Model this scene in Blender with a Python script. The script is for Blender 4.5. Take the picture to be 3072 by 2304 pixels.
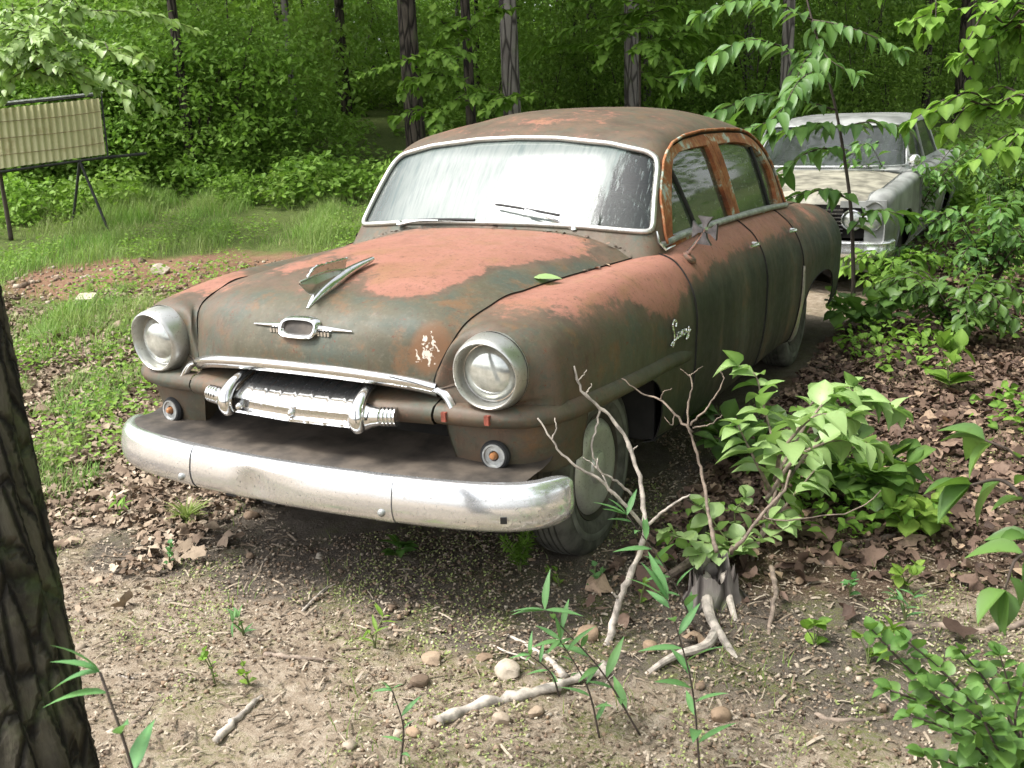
import bpy, math, random
import numpy as np
from mathutils import Vector, Matrix
S = bpy.context.scene
for o in list(bpy.data.objects): bpy.data.objects.remove(o)
R_ = math.radians
random.seed(7); rng = np.random.default_rng(7)
# ---------------------------------------------------------------- camera
CAM = np.array([2.2335, -3.3764, 1.5908]); FPX = 1049.46
cam = bpy.data.cameras.new('camera'); cam.sensor_width = 36; cam.lens = 36*FPX/1024; cam.clip_end = 500; cam.clip_start = .05
co = bpy.data.objects.new('camera', cam); S.collection.objects.link(co); S.camera = co
co.location = CAM; co.rotation_euler = (R_(75.27628), R_(1.75468), R_(27.85264))
cam.dof.use_dof = True; cam.dof.focus_distance = 3.9; cam.dof.aperture_fstop = 14
CR = np.array(co.rotation_euler.to_matrix())
# ---------------------------------------------------------------- light
SUN_EL, SUN_AZ = 58, 232      # azimuth of the sun measured clockwise from +Y
w = bpy.data.worlds.new('World'); S.world = w; w.use_nodes = True
nt = w.node_tree; bg = nt.nodes['Background']
sky = nt.nodes.new('ShaderNodeTexSky'); sky.sky_type = 'NISHITA'; sky.sun_disc = False
sky.sun_elevation = R_(SUN_EL); sky.sun_rotation = R_(SUN_AZ); sky.air_density = 1.0; sky.dust_density = 3.0
hs = nt.nodes.new('ShaderNodeHueSaturation'); hs.inputs['Saturation'].default_value = .22; hs.inputs['Value'].default_value = 1.0
nt.links.new(sky.outputs[0], hs.inputs['Color']); nt.links.new(hs.outputs[0], bg.inputs[0]); bg.inputs[1].default_value = .15
sl = bpy.data.lights.new('sun', 'SUN'); sl.energy = 1.5; sl.angle = R_(14); sl.color = (1, .965, .90)
so = bpy.data.objects.new('sun', sl); S.collection.objects.link(so)
_az, _el = R_(SUN_AZ), R_(SUN_EL)
so.rotation_euler = Vector((math.sin(_az)*math.cos(_el), math.cos(_az)*math.cos(_el), math.sin(_el))).to_track_quat('Z', 'Y').to_euler()
so.location = (0, 0, 30)
S.view_settings.view_transform = 'Standard'; S.view_settings.look = 'None'; S.view_settings.gamma = 1; S.view_settings.exposure = 1.5
S.render.engine = 'CYCLES'; S.cycles.max_bounces = 7; S.cycles.transparent_max_bounces = 12; S.cycles.diffuse_bounces = 3
S.cycles.glossy_bounces = 3; S.cycles.caustics_reflective = False; S.cycles.caustics_refractive = False; S.cycles.sample_clamp_indirect = 4
try: S.cycles.use_denoising = True
except Exception: pass
# ---------------------------------------------------------------- materials
def mat(name): 
    m = bpy.data.materials.new(name); m.use_nodes = True
    return m, m.node_tree, m.node_tree.nodes['Principled BSDF']
class NB:
    """tiny node builder"""
    def __init__(s, nt): s.nt = nt; s.tc = nt.nodes.new('ShaderNodeTexCoord')
    def n(s, t, **k):
        n = s.nt.nodes.new(t)
        for a, b in k.items(): setattr(n, a, b)
        return n
    def l(s, a, b): s.nt.links.new(a, b)
    def val(s, inp, v):
        if hasattr(v, 'is_output') or isinstance(v, bpy.types.NodeSocket): s.l(v, inp)
        else: inp.default_value = v
    def noise(s, scale, detail=4, rough=.55, vec=None, dist=0, sx=None):
        n = s.n('ShaderNodeTexNoise'); n.inputs['Scale'].default_value = scale; n.inputs['Detail'].default_value = detail
        n.inputs['Roughness'].default_value = rough; n.inputs['Distortion'].default_value = dist
        v = vec if vec is not None else s.tc.outputs['Object']
        if sx:
            mp = s.n('ShaderNodeMapping'); mp.inputs['Scale'].default_value = sx; s.l(v, mp.inputs[0]); v = mp.outputs[0]
        s.l(v, n.inputs['Vector']); return n.outputs['Fac']
    def vor(s, scale, feat='F1', vec=None, out='Distance'):
        n = s.n('ShaderNodeTexVoronoi', feature=feat); n.inputs['Scale'].default_value = scale
        s.l(vec if vec is not None else s.tc.outputs['Object'], n.inputs['Vector']); return n.outputs[out]
    def m(s, op, a, b=0, c=0, clamp=False):
        n = s.n('ShaderNodeMath', operation=op); n.use_clamp = clamp
        for i, v in enumerate((a, b, c)): s.val(n.inputs[i], v)
        return n.outputs[0]
    def ss(s, x, lo, hi):
        n = s.n('ShaderNodeMapRange', interpolation_type='SMOOTHSTEP'); s.val(n.inputs[0], x); s.val(n.inputs[1], lo); s.val(n.inputs[2], hi); return n.outputs[0]
    def mix(s, f, a, b, mode='MIX'):
        n = s.n('ShaderNodeMix', data_type='RGBA', blend_type=mode); s.val(n.inputs[0], f)
        for i, v in ((6, a), (7, b)):
            if isinstance(v, tuple): n.inputs[i].default_value = (*v[:3], 1)
            else: s.l(v, n.inputs[i])
        return n.outputs[2]
    def ramp(s, x, stops):
        n = s.n('ShaderNodeValToRGB'); s.val(n.inputs[0], x); e = n.color_ramp.elements
        while len(e) < len(stops): e.new(.5)
        for i, (p, c) in enumerate(stops): e[i].position = p; e[i].color = (*c, 1)
        return n.outputs[0]
    def attr(s, name): n = s.n('ShaderNodeAttribute', attribute_name=name); return n.outputs['Fac']
    def bump(s, h, strength=.3, dist=.01, nrm=None):
        n = s.n('ShaderNodeBump'); n.inputs['Strength'].default_value = strength; n.inputs['Distance'].default_value = dist; s.l(h, n.inputs['Height'])
        if nrm is not None: s.l(nrm, n.inputs['Normal'])
        return n.outputs[0]
    def sep(s, v): n = s.n('ShaderNodeSeparateXYZ'); s.l(v, n.inputs[0]); return n.outputs
def simple(name, col, rough=.6, metal=0, var=.25, scale=12, bump=0, spec=.5):
    m, t, b = mat(name); N = NB(t)
    f = N.noise(scale, 6, .6); c2 = tuple(min(1, c*(1+var*1.5)) for c in col); c1 = tuple(c*(1-var) for c in col)
    N.l(N.mix(N.ss(f, .3, .7), c1, c2), b.inputs['Base Color']); b.inputs['Roughness'].default_value = rough; b.inputs['Metallic'].default_value = metal
    b.inputs['Specular IOR Level'].default_value = spec
    if bump: N.l(N.bump(N.noise(scale*4, 5), bump, .005), b.inputs['Normal'])
    return m
M = {}
def paint():
    m, t, b = mat('weathered_paint'); N = NB(t); P = N.tc.outputs['Object']
    wr = N.attr('wear')                       # >0: old pink primer shows, <0: dark green enamel kept
    nb = N.m('SUBTRACT', N.noise(5.5, 9, .68, dist=.35), .5); ns = N.m('SUBTRACT', N.noise(34, 7, .7), .5)
    e = N.m('ADD', wr, N.m('ADD', N.m('MULTIPLY', nb, 1.5), N.m('MULTIPLY', ns, .9)))
    ol = N.ramp(N.noise(2.6, 6, .6, dist=.4), [(.3, (.055, .054, .032)), (.44, (.092, .082, .050)), (.55, (.064, .078, .058)), (.66, (.112, .092, .055))])
    ol = N.mix(N.ss(N.noise(9, 6, .7), .5, .68), ol, (.15, .085, .04))
    ol = N.mix(N.m('MULTIPLY', N.ss(N.noise(60, 5, .7), .5, .75), .55), ol, (.16, .14, .10))
    brown = N.ramp(N.noise(6, 7, .65), [(.3, (.068, .048, .032)), (.5, (.112, .078, .052)), (.7, (.158, .096, .062))])
    pink = N.ramp(N.noise(3.3, 7, .6, dist=.6), [(.3, (.235, .105, .068)), (.5, (.31, .138, .098)), (.68, (.245, .118, .066))])
    pink = N.mix(N.m('MULTIPLY', N.ss(N.noise(7, 8, .72, sx=(1, .5, 1)), .50, .64), .55), pink, (.26, .14, .07))
    c = N.mix(N.ss(e, -.46, .0), ol, brown); c = N.mix(N.ss(e, .0, .26), c, pink)
    # small chips of bare rust and grime specks
    c = N.mix(N.m('MULTIPLY', N.ss(N.noise(9, 6, .7, sx=(5, 5, .5)), .54, .68), .5), c, (.075, .042, .025)); c = N.mix(N.ss(N.noise(48, 8, .75), .60, .65), c, (.11, .042, .022))
    c = N.mix(N.m('MULTIPLY', N.ss(N.noise(130, 3, .6), .60, .7), .6), c, (.06, .045, .03))
    # flaked white undercoat near the hood corner
    fl = N.attr('flake'); fm = N.m('MULTIPLY', N.ss(N.m('ADD', N.noise(28, 4, .55, dist=1.2), fl), 1.20, 1.23), 1.0)
    c = N.mix(fm, c, (.72, .62, .52)); c = N.mix(N.m('MULTIPLY', N.ss(fl, .25, .6), N.m('SUBTRACT', .75, fm), clamp=True), c, (.21, .10, .045))
    dk = N.attr('dirt'); c = N.mix(N.m('MULTIPLY', dk, N.ss(N.noise(4, 6, .6, sx=(1, 1.6, .22)), .22, .55)), c, (.022, .026, .015))
    N.l(c, b.inputs['Base Color'])
    N.l(N.m('ADD', .40, N.m('MULTIPLY', N.noise(20, 5, .6), .38)), b.inputs['Roughness'])
    b.inputs['Specular IOR Level'].default_value = .42
    h = N.m('ADD', N.m('MULTIPLY', N.noise(70, 6, .7), .5), N.m('MULTIPLY', N.noise(5, 2, .5), 1.6))
    N.l(N.bump(h, .30, .006), b.inputs['Normal']); return m
def rustframe():
    m, t, b = mat('rusty_frame'); N = NB(t)
    c = N.ramp(N.noise(7, 8, .7, dist=.5), [(.3, (.09, .028, .012)), (.42, (.26, .075, .025)), (.52, (.36, .14, .05)), (.57, (.38, .25, .14)), (.60, (.42, .50, .44)), (.9, (.55, .60, .55))])
    c = N.mix(N.m('MULTIPLY', N.ss(N.noise(40, 6, .7), .5, .7), .7), c, (.10, .035, .015))
    N.l(c, b.inputs['Base Color']); b.inputs['Roughness'].default_value = .75; N.l(N.bump(N.noise(60, 6, .7), .4, .004), b.inputs['Normal']); return m
def chrome(name, dirt=.3, col=(.78, .78, .77), rough=.13, bend=.06, met=.93):
    m, t, b = mat(name); N = NB(t)
    d = N.ss(N.noise(7, 8, .7), .62-dirt*.35, .80); sp = N.ss(N.noise(80, 7, .8), .56, .64)
    c = N.mix(N.m('MULTIPLY', d, .6), col, (.33, .31, .27)); c = N.mix(N.m('MULTIPLY', sp, .6), c, (.18, .12, .08))
    N.l(c, b.inputs['Base Color']); b.inputs['Metallic'].default_value = met
    N.l(N.m('ADD', rough, N.m('ADD', N.m('MULTIPLY', d, .25), N.m('MULTIPLY', sp, .25))), b.inputs['Roughness'])
    N.l(N.bump(N.m('ADD', N.noise(3.5, 2, .4), N.m('MULTIPLY', N.noise(120, 3, .6), .02)), bend, .03), b.inputs['Normal']); return m
def glass(name, film=(.70, .75, .76), cover=.9, streaks=True):
    m, t, b = mat(name); N = NB(t); nt = t
    N.val(b.inputs['Roughness'], .30); b.inputs['IOR'].default_value = 1.5; b.inputs['Specular IOR Level'].default_value = .4
    b.inputs['Coat Weight'].default_value = .08; b.inputs['Coat Roughness'].default_value = .06
    P = N.sep(N.tc.outputs['Object'])
    st = N.noise(6, 7, .65, sx=(9, 1.5, .5)); st2 = N.noise(15, 6, .65, sx=(11, 1.5, .55))
    N.l(N.mix(N.ss(N.m('ADD', N.m('MULTIPLY', N.noise(9, 7, .7, sx=(7, 1, .45)), .6), N.m('MULTIPLY', N.noise(1.6, 5, .6, sx=(2.2, 1, .7)), .4)), .38, .58), (.13, .18, .17) if streaks else (.2, .26, .2), film), b.inputs['Base Color'])
    tr = N.n('ShaderNodeBsdfTransparent'); tr.inputs[0].default_value = (.55, .64, .55, 1)
    gl = N.n('ShaderNodeBsdfGlossy'); gl.inputs['Roughness'].default_value = .04
    fr = N.n('ShaderNodeFresnel'); fr.inputs['IOR'].default_value = 1.6
    mx = N.n('ShaderNodeMixShader'); N.l(fr.outputs[0], mx.inputs[0]); N.l(tr.outputs[0], mx.inputs[1]); N.l(gl.outputs[0], mx.inputs[2])
    o = N.n('ShaderNodeMixShader')
    if streaks:   # clouded film everywhere but a strip by the driver's pillar, where it runs off in streaks
        edge = N.ss(N.m('ADD', P[0], N.m('ADD', N.m('MULTIPLY', st, .22), N.m('MULTIPLY', P[2], -.22))), .30, .36)
        run = N.ss(st2, .57, .64); a = N.m('MULTIPLY', edge, N.m('SUBTRACT', 1, N.m('MULTIPLY', run, .9)))
        edgeL = N.m('MULTIPLY', N.ss(N.m('MULTIPLY', P[0], -1), .50, .68), .55)
        f = N.m('MULTIPLY', N.m('SUBTRACT', 1, N.m('MULTIPLY', N.m('MAXIMUM', a, edgeL), .93)), cover)
    else: f = N.m('MULTIPLY', N.m('ADD', N.m('MULTIPLY', N.ss(st2, .56, .66), .5), .35), cover)
    N.l(f, o.inputs[0]); N.l(mx.outputs[0], o.inputs[1]); N.l(b.outputs[0], o.inputs[2])
    N.l(o.outputs[0], nt.nodes['Material Output'].inputs[0]); return m
def leafmat(name, stops, trans=.38, rough=.55, spec=.2, amt=.9):
    m, t, b = mat(name); N = NB(t)
    oi = N.n('ShaderNodeObjectInfo'); hv = N.n('ShaderNodeHueSaturation'); N.l(N.m('ADD', .475, N.m('MULTIPLY', oi.outputs['Random'], .04)), hv.inputs['Hue']); N.l(N.m('ADD', .78, N.m('MULTIPLY', oi.outputs['Random'], .44)), hv.inputs['Value']); N.l(N.ramp(N.attr('rnd'), stops), hv.inputs['Color']); c = hv.outputs[0]; c = N.mix(N.m('MULTIPLY', N.attr('mid'), .45), c, tuple(min(1, v*1.7+.02) for v in stops[-1][1])); c = N.mix(N.m('MULTIPLY', N.ss(N.noise(55, 4, .7), .56, .70), .45), c, (stops[0][1][0]*1.4+.03, stops[0][1][1]*.9, stops[0][1][2]*.7)); c = N.mix(N.m('MULTIPLY', N.ss(N.noise(1.1, 3, .5, vec=N.n('ShaderNodeNewGeometry').outputs['Position']), .35, .7), .5), c, stops[-1][1])
    N.l(c, b.inputs['Base Color']); b.inputs['Roughness'].default_value = rough; b.inputs['Specular IOR Level'].default_value = spec
    tb = N.n('ShaderNodeBsdfTranslucent'); N.l(N.mix(.5, c, (.22, .42, .03)), tb.inputs[0])
    ms = N.n('ShaderNodeMixShader'); ms.inputs[0].default_value = trans
    N.l(b.outputs[0], ms.inputs[1]); N.l(tb.outputs[0], ms.inputs[2]); N.l(ms.outputs[0], t.nodes['Material Output'].inputs[0]); return m
def bark(name, c0, c1, scale=9):
    m, t, b = mat(name); N = NB(t)
    a = N.noise(scale, 6, .65, sx=(1, 1, .22), dist=.6); v = N.vor(scale*1.6, 'DISTANCE_TO_EDGE', vec=N.n('ShaderNodeMapping').outputs[0])
    mp = [n for n in t.nodes if n.bl_idname == 'ShaderNodeMapping'][-1]; mp.inputs['Scale'].default_value = (1, 1, .16); N.l(N.tc.outputs['Object'], mp.inputs[0])
    c = N.mix(N.ss(a, .3, .7), c0, c1); c = N.mix(N.ss(v, .14, .0), c, tuple(x*.35 for x in c0))
    c = N.mix(N.m('MULTIPLY', N.ss(N.noise(5, 6, .7), .52, .7), .5), c, (.10, .13, .05))
    N.l(c, b.inputs['Base Color']); b.inputs['Roughness'].default_value = .9; b.inputs['Specular IOR Level'].default_value = .2
    N.l(N.bump(N.m('ADD', N.ss(v, 0, .16), N.m('MULTIPLY', a, .7)), .8, .02), b.inputs['Normal']); return m
def groundmat():
    m, t, b = mat('forest_soil'); N = NB(t); P = N.tc.outputs['Object']
    z1 = N.noise(1.3, 6, .65); z2 = N.noise(14, 9, .78); z3 = N.noise(75, 6, .8); z4 = N.noise(240, 3, .6)
    sand = N.ramp(z2, [(.3, (.15, .11, .075)), (.44, (.27, .21, .15)), (.56, (.38, .31, .235)), (.68, (.52, .45, .36))])
    duff = N.ramp(z2, [(.3, (.05, .032, .022)), (.5, (.11, .072, .05)), (.7, (.20, .14, .10))])
    shade_soil = N.ramp(z2, [(.3, (.085, .07, .055)), (.6, (.15, .125, .10))])  # dark soil colour that also carries the sedan's painted shade
    red = N.ramp(z2, [(.3, (.15, .075, .045)), (.6, (.27, .155, .10))])
    green = N.ramp(z2, [(.3, (.05, .075, .018)), (.6, (.11, .15, .035))])
    c = N.mix(N.ss(N.m('ADD', N.attr('duff'), N.m('SUBTRACT', z1, .5)), .35, .65), sand, duff)
    c = N.mix(N.ss(N.m('ADD', N.attr('shade_soil'), N.m('MULTIPLY', N.m('SUBTRACT', z2, .5), .6)), .35, .65), c, shade_soil)
    c = N.mix(N.ss(N.m('ADD', N.attr('red'), N.m('SUBTRACT', z2, .5)), .4, .65), c, red)
    c = N.mix(N.ss(N.m('ADD', N.attr('green'), N.m('SUBTRACT', z1, .5)), .4, .7), c, green)
    mo = N.m('MULTIPLY', N.ss(N.noise(2.6, 8, .75), .47, .60), N.attr('moss')); c = N.mix(N.m('MULTIPLY', mo, N.ss(z3, .4, .6)), c, (.15, .17, .045))
    c = N.mix(N.m('MULTIPLY', N.ss(z3, .55, .66), .40), c, (.075, .055, .04)); c = N.mix(N.m('MULTIPLY', N.ss(z4, .55, .7), .5), c, (.48, .42, .34))
    N.l(c, b.inputs['Base Color']); b.inputs['Roughness'].default_value = .95; b.inputs['Specular IOR Level'].default_value = .15
    N.l(N.bump(N.m('ADD', z3, N.m('MULTIPLY', z4, .4)), .7, .02), b.inputs['Normal']); return m
def island(name, stops, rough=.8, spec=.2, scale=60):
    m, t, b = mat(name); N = NB(t); c = N.ramp(N.attr('rnd'), stops)
    c = N.mix(N.m('MULTIPLY', N.ss(N.noise(scale, 5, .7), .45, .7), .4), c, tuple(x*.45 for x in stops[0][1]))
    N.l(c, b.inputs['Base Color']); b.inputs['Roughness'].default_value = rough; b.inputs['Specular IOR Level'].default_value = spec
    N.l(N.bump(N.noise(scale*2, 4), .3, .004), b.inputs['Normal']); return m
M['paint'] = paint(); M['rust'] = rustframe()
M['chrome'] = chrome('worn_chrome', .35, rough=.10); M['bumper'] = chrome('bumper_chrome', .30, (.86, .87, .88), .17, .16, .82); M['dullchrome'] = chrome('dull_chrome', 1.0, (.62, .62, .58), .3)
M['wsglass'] = glass('clouded_glass', (.25, .285, .265), .66); M['sideglass'] = glass('dirty_glass', (.30, .36, .26), .55, False)
M['lens'] = simple('lens_glass', (.52, .54, .50), .12, .55, .3, 16, 0, .9)
M['black'] = simple('black_rubber', (.02, .02, .02), .7); M['dark'] = simple('dark_interior', (.018, .016, .014), .9)
M['pan'] = simple('rusted_sheet', (.055, .044, .034), .7, 0, .6, 7, .3)
M['tyre'] = simple('old_tyre', (.080, .077, .064), .85, 0, .4, 14, .3); M['whitewall'] = simple('dirty_whitewall', (.13, .13, .11), .8, 0, .3, 10, .2)
M['amber'] = simple('amber_bulb', (.34, .15, .06), .25, 0, .2); M['seat'] = simple('seat_cloth', (.16, .17, .14), .9); M['grime'] = simple('dull_metal', (.36, .37, .36), .45, .6, .3, 25)
M['bolt_rust'] = simple('red_rust', (.20, .05, .03), .8, 0, .4, 40)
M['sill'] = simple('mossy_plating', (.13, .14, .11), .45, .6, .6, 40); M['white_paint'] = simple('chalky_white_paint', (.24, .245, .235), .45, 0, .30, 5); M['white_hood'] = simple('stained_cream_paint', (.23, .215, .17), .6, 0, .45, 7)
M['grey_glass'] = glass('grey_windshield', (.40, .44, .44), .28, False)
G_FOR = [(0, (.018, .042, .010)), (.35, (.055, .115, .022)), (.75, (.115, .205, .036)), (1, (.21, .33, .055))]
M['leaf_far'] = leafmat('woodland_leaves', G_FOR); M['leaf_mid'] = leafmat('understory_leaves', [(0, (.05, .11, .02)), (.5, (.115, .215, .035)), (1, (.22, .36, .06))])
M['leaf_lit'] = leafmat('pale_leaves', [(0, (.15, .26, .07)), (.5, (.25, .38, .12)), (1, (.36, .50, .20))], .35, .4, .5)
M['leaf_deep'] = leafmat('glossy_leaves', [(0, (.030, .085, .022)), (.5, (.06, .145, .032)), (1, (.12, .22, .05))], .3, .42, .35)
M['leaf_blue'] = leafmat('lance_leaves', [(0, (.06, .16, .065)), (.5, (.09, .22, .09)), (1, (.14, .30, .10))], .3, .5, .3)
M['grass'] = leafmat('grass_blades', [(0, (.10, .18, .04)), (.45, (.18, .31, .07)), (.8, (.27, .42, .10)), (1, (.42, .40, .20))], .35, .6, .2)
M['litter_pale'] = island('bleached_leaves', [(0, (.11, .075, .05)), (.4, (.23, .165, .115)), (.8, (.36, .28, .20)), (1, (.50, .41, .31))], .75, .25)
M['litter'] = island('dead_leaves', [(0, (.045, .028, .020)), (.3, (.10, .062, .045)), (.6, (.17, .11, .08)), (.85, (.26, .18, .13)), (1, (.42, .30, .20))], .7, .3)
M['straw'] = island('dry_straw', [(0, (.09, .065, .045)), (.5, (.25, .195, .14)), (1, (.46, .39, .30))])
M['stone'] = island('pebbles', [(0, (.11, .08, .058)), (.35, (.21, .15, .105)), (.7, (.31, .22, .145)), (1, (.46, .40, .32))], .85, .2, 30)
M['twig'] = simple('dry_twig', (.20, .155, .12), .85, 0, .45, 30, .3); M['paletwig'] = simple('bleached_twig', (.34, .30, .255), .8, 0, .45, 25, .3)
M['stem'] = simple('green_stem', (.12, .14, .05), .7); M['darkstem'] = simple('brown_stem', (.055, .04, .03), .8)
M['bark_dark'] = bark('dark_bark', (.04, .032, .026), (.10, .082, .065)); M['bark_grey'] = bark('grey_bark', (.13, .11, .10), (.26, .235, .21), 7); M['bark_near'] = bark('near_bark', (.03, .026, .02), (.095, .085, .06), 17)
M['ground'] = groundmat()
# ---------------------------------------------------------------- geometry helpers
COL = S.collection
def link(name, me, parent=None):
    o = bpy.data.objects.new(name, me); COL.objects.link(o)
    if parent is not None: o.parent = parent
    return o
def mk(name, V, F, m, parent=None, smooth=True, sharp=None, attrs=None, mats=None, midx=None):
    me = bpy.data.meshes.new(name); V = np.asarray(V, float).reshape(-1, 3)
    if isinstance(F, np.ndarray):
        nf, k = F.shape; me.vertices.add(len(V)); me.vertices.foreach_set('co', V.ravel().astype(np.float32))
        me.loops.add(nf*k); me.loops.foreach_set('vertex_index', F.ravel().astype(np.int32)); me.polygons.add(nf)
        me.polygons.foreach_set('loop_start', np.arange(0, nf*k, k, dtype=np.int32)); me.polygons.foreach_set('loop_total', np.full(nf, k, dtype=np.int32)); me.update(calc_edges=True)
    else: me.from_pydata([tuple(v) for v in V], [], F); me.update()
    for x in (mats or [m]): me.materials.append(x)
    if midx is not None: me.polygons.foreach_set('material_index', np.asarray(midx, np.int32))
    me.polygons.foreach_set('use_smooth', np.full(len(me.polygons), bool(smooth)))
    if sharp: me.set_sharp_from_angle(angle=R_(sharp))
    for k_, a in (attrs or {}).items():
        at = me.attributes.new(k_, 'FLOAT', 'POINT'); at.data.foreach_set('value', np.asarray(a, np.float32))
    return link(name, me, parent)
def tag(o, label=None, cat=None, group=None, kind=None):
    if label: o['label'] = label
    if cat: o['category'] = cat
    if group: o['group'] = group
    if kind: o['kind'] = kind
    return o
def empty(name, loc=(0, 0, 0), rz=0):
    o = bpy.data.objects.new(name, None); COL.objects.link(o); o.location = loc; o.rotation_euler = (0, 0, rz); o.empty_display_size = .2; return o
class MB:
    """collects shapes into one mesh"""
    def __init__(s): s.V = []; s.F = []; s.n = 0; s.mi = []
    def add(s, V, F, mi=0):
        V = np.asarray(V, float).reshape(-1, 3); s.V.append(V); s.F += [tuple(int(i)+s.n for i in f) for f in F]; s.mi += [mi]*len(F); s.n += len(V); return s
    def grid(s, G, cu=False, cv=False, mi=0, flip=False):
        G = np.asarray(G); a, b = G.shape[:2]; F = []
        for i in range(a if cu else a-1):
            for j in range(b if cv else b-1):
                q = (i*b+j, i*b+(j+1) % b, ((i+1) % a)*b+(j+1) % b, ((i+1) % a)*b+j); F.append(q[::-1] if flip else q)
        return s.add(G.reshape(-1, 3), F, mi)
    def box(s, c, d, mi=0, rot=None):
        c = np.array(c); h = np.array(d)/2
        V = np.array([[x, y, z] for x in (-1, 1) for y in (-1, 1) for z in (-1, 1)])*h
        if rot is not None: V = V@np.array(rot).T
        return s.add(V+c, [(0, 1, 3, 2), (4, 6, 7, 5), (0, 4, 5, 1), (2, 3, 7, 6), (0, 2, 6, 4), (1, 5, 7, 3)], mi)
    def tube(s, P, r, n=8, cap=True, mi=0, sq=1.0):
        P = np.asarray(P, float); k = len(P); r = np.full(k, r) if np.isscalar(r) else np.asarray(r)
        T = np.gradient(P, axis=0); T /= np.linalg.norm(T, axis=1)[:, None]+1e-9
        ref = np.array([0, 0, 1.]) if abs(T[0, 2]) < .8 else np.array([1., 0, 0]); G = []
        for i in range(k):
            a = np.cross(T[i], ref); a /= np.linalg.norm(a)+1e-9; b = np.cross(a, T[i]); ref = b
            th = np.linspace(0, 2*np.pi, n, endpoint=False); G.append(P[i]+r[i]*(np.cos(th)[:, None]*a+sq*np.sin(th)[:, None]*b))
        s.grid(np.array(G), cv=True, mi=mi, flip=True)
        if cap:
            b0 = s.n-k*n; s.F.append(tuple(range(b0, b0+n))); s.F.append(tuple(range(s.n-1, s.n-n-1, -1))); s.mi += [mi, mi]
        return s
    def lathe(s, prof, n=32, M_=None, mi=0, cap=False):
        """profile (r, h): revolved around local z, then matrix"""
        th = np.linspace(0, 2*np.pi, n, endpoint=False)
        G = np.array([[(r*np.cos(t), r*np.sin(t), h) for t in th] for r, h in prof])
        if M_ is not None: G = G@np.array(M_)[:3, :3].T+np.array(M_)[:3, 3]
        s.grid(G, cv=True, mi=mi)
        return s
    def out(s, name, m, parent=None, smooth=True, sharp=35, attrs=None, mats=None):
        V = np.concatenate(s.V); return mk(name, V, s.F, m, parent, smooth, sharp, attrs(V) if attrs else None, mats, s.mi if mats else None)
def herm(P, t, tt):
    P = np.asarray(P, float); t = np.asarray(t, float); h = np.diff(t); d = np.diff(P, axis=0)/h.reshape(-1, *[1]*(P.ndim-1))
    m = np.empty_like(P); m[0] = d[0]; m[-1] = d[-1]; hh = h.reshape(-1, *[1]*(P.ndim-1))
    m[1:-1] = (d[:-1]*hh[1:]+d[1:]*hh[:-1])/(hh[1:]+hh[:-1])
    k = np.clip(np.searchsorted(t, tt, side='right')-1, 0, len(h)-1); s = ((tt-t[k])/h[k]).reshape(-1, *[1]*(P.ndim-1)); H = h[k].reshape(s.shape)
    return (2*s**3-3*s**2+1)*P[k]+(s**3-2*s**2+s)*H*m[k]+(-2*s**3+3*s**2)*P[k+1]+(s**3-s**2)*H*m[k+1]
def knots(N_): d = np.linalg.norm(np.diff(N_, axis=0), axis=-1).reshape(len(N_)-1, -1).mean(1); return np.concatenate([[0], np.cumsum(np.maximum(d, 1e-4))])
def surf(net, nu, nv, vr=None, ku=None, kv=None):
    net = np.asarray(net, float); ku = knots(net) if ku is None else ku; kv = knots(net.transpose(1, 0, 2)) if kv is None else kv
    A = herm(net, ku, np.linspace(0, ku[-1], nu)); lo, hi = (0, kv[-1]) if vr is None else (kv[vr[0]], kv[vr[1]])
    return herm(A.transpose(1, 0, 2), kv, np.linspace(lo, hi, nv)).transpose(1, 0, 2)
def curve(P, n): P = np.asarray(P, float); return herm(P, knots(P), np.linspace(0, knots(P)[-1], n))
def gridVF(G, flip=False):
    a, b = G.shape[:2]; i = np.arange(a-1)[:, None]*b+np.arange(b-1)[None]; q = np.stack([i, i+1, i+b+1, i+b], -1).reshape(-1, 4)
    return G.reshape(-1, 3), (q[:, ::-1] if flip else q).tolist()
def clip(V, F, f):
    """keep the part of the mesh where f(V) >= 0"""
    V = np.asarray(V, float); v = f(V); nv = [tuple(p) for p in V]; ek = {}; out = []; up = (v >= 0).tolist(); vl = v.tolist()
    for face in F:
        ins = [up[i] for i in face]
        if all(ins): out.append(tuple(face)); continue
        if not any(ins): continue
        poly = []
        for k in range(len(face)):
            a, b = face[k], face[(k+1) % len(face)]
            if up[a]: poly.append(a)
            if up[a] != up[b]:
                key = (min(a, b), max(a, b))
                if key not in ek:
                    t = vl[key[0]]/(vl[key[0]]-vl[key[1]]); p = V[key[0]]*(1-t)+V[key[1]]*t if key[0] < len(V) else None
                    ek[key] = len(nv); nv.append(tuple(p))
                poly.append(ek[key])
        if len(poly) >= 3: out.append(tuple(poly))
    used = sorted({i for f_ in out for i in f_}); mp = {o: i for i, o in enumerate(used)}
    return np.array([nv[i] for i in used]) if used else np.zeros((0, 3)), [tuple(mp[i] for i in f_) for f_ in out]
def sdpoly(x, y, poly):
    """signed distance, positive inside"""
    P = np.asarray(poly, float); d = np.full(len(x), 1e9); ins = np.zeros(len(x), bool); n = len(P)
    for i in range(n):
        a, b = P[i], P[(i+1) % n]; e = b-a; w0, w1 = x-a[0], y-a[1]; t = np.clip((w0*e[0]+w1*e[1])/(e@e+1e-12), 0, 1)
        d = np.minimum(d, np.hypot(w0-t*e[0], w1-t*e[1]))
        c = (a[1] > y) != (b[1] > y); xx = a[0]+(y-a[1])*(b[0]-a[0])/(b[1]-a[1]+1e-12); ins ^= c & (x < xx)
    return np.where(ins, d, -d)
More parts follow.
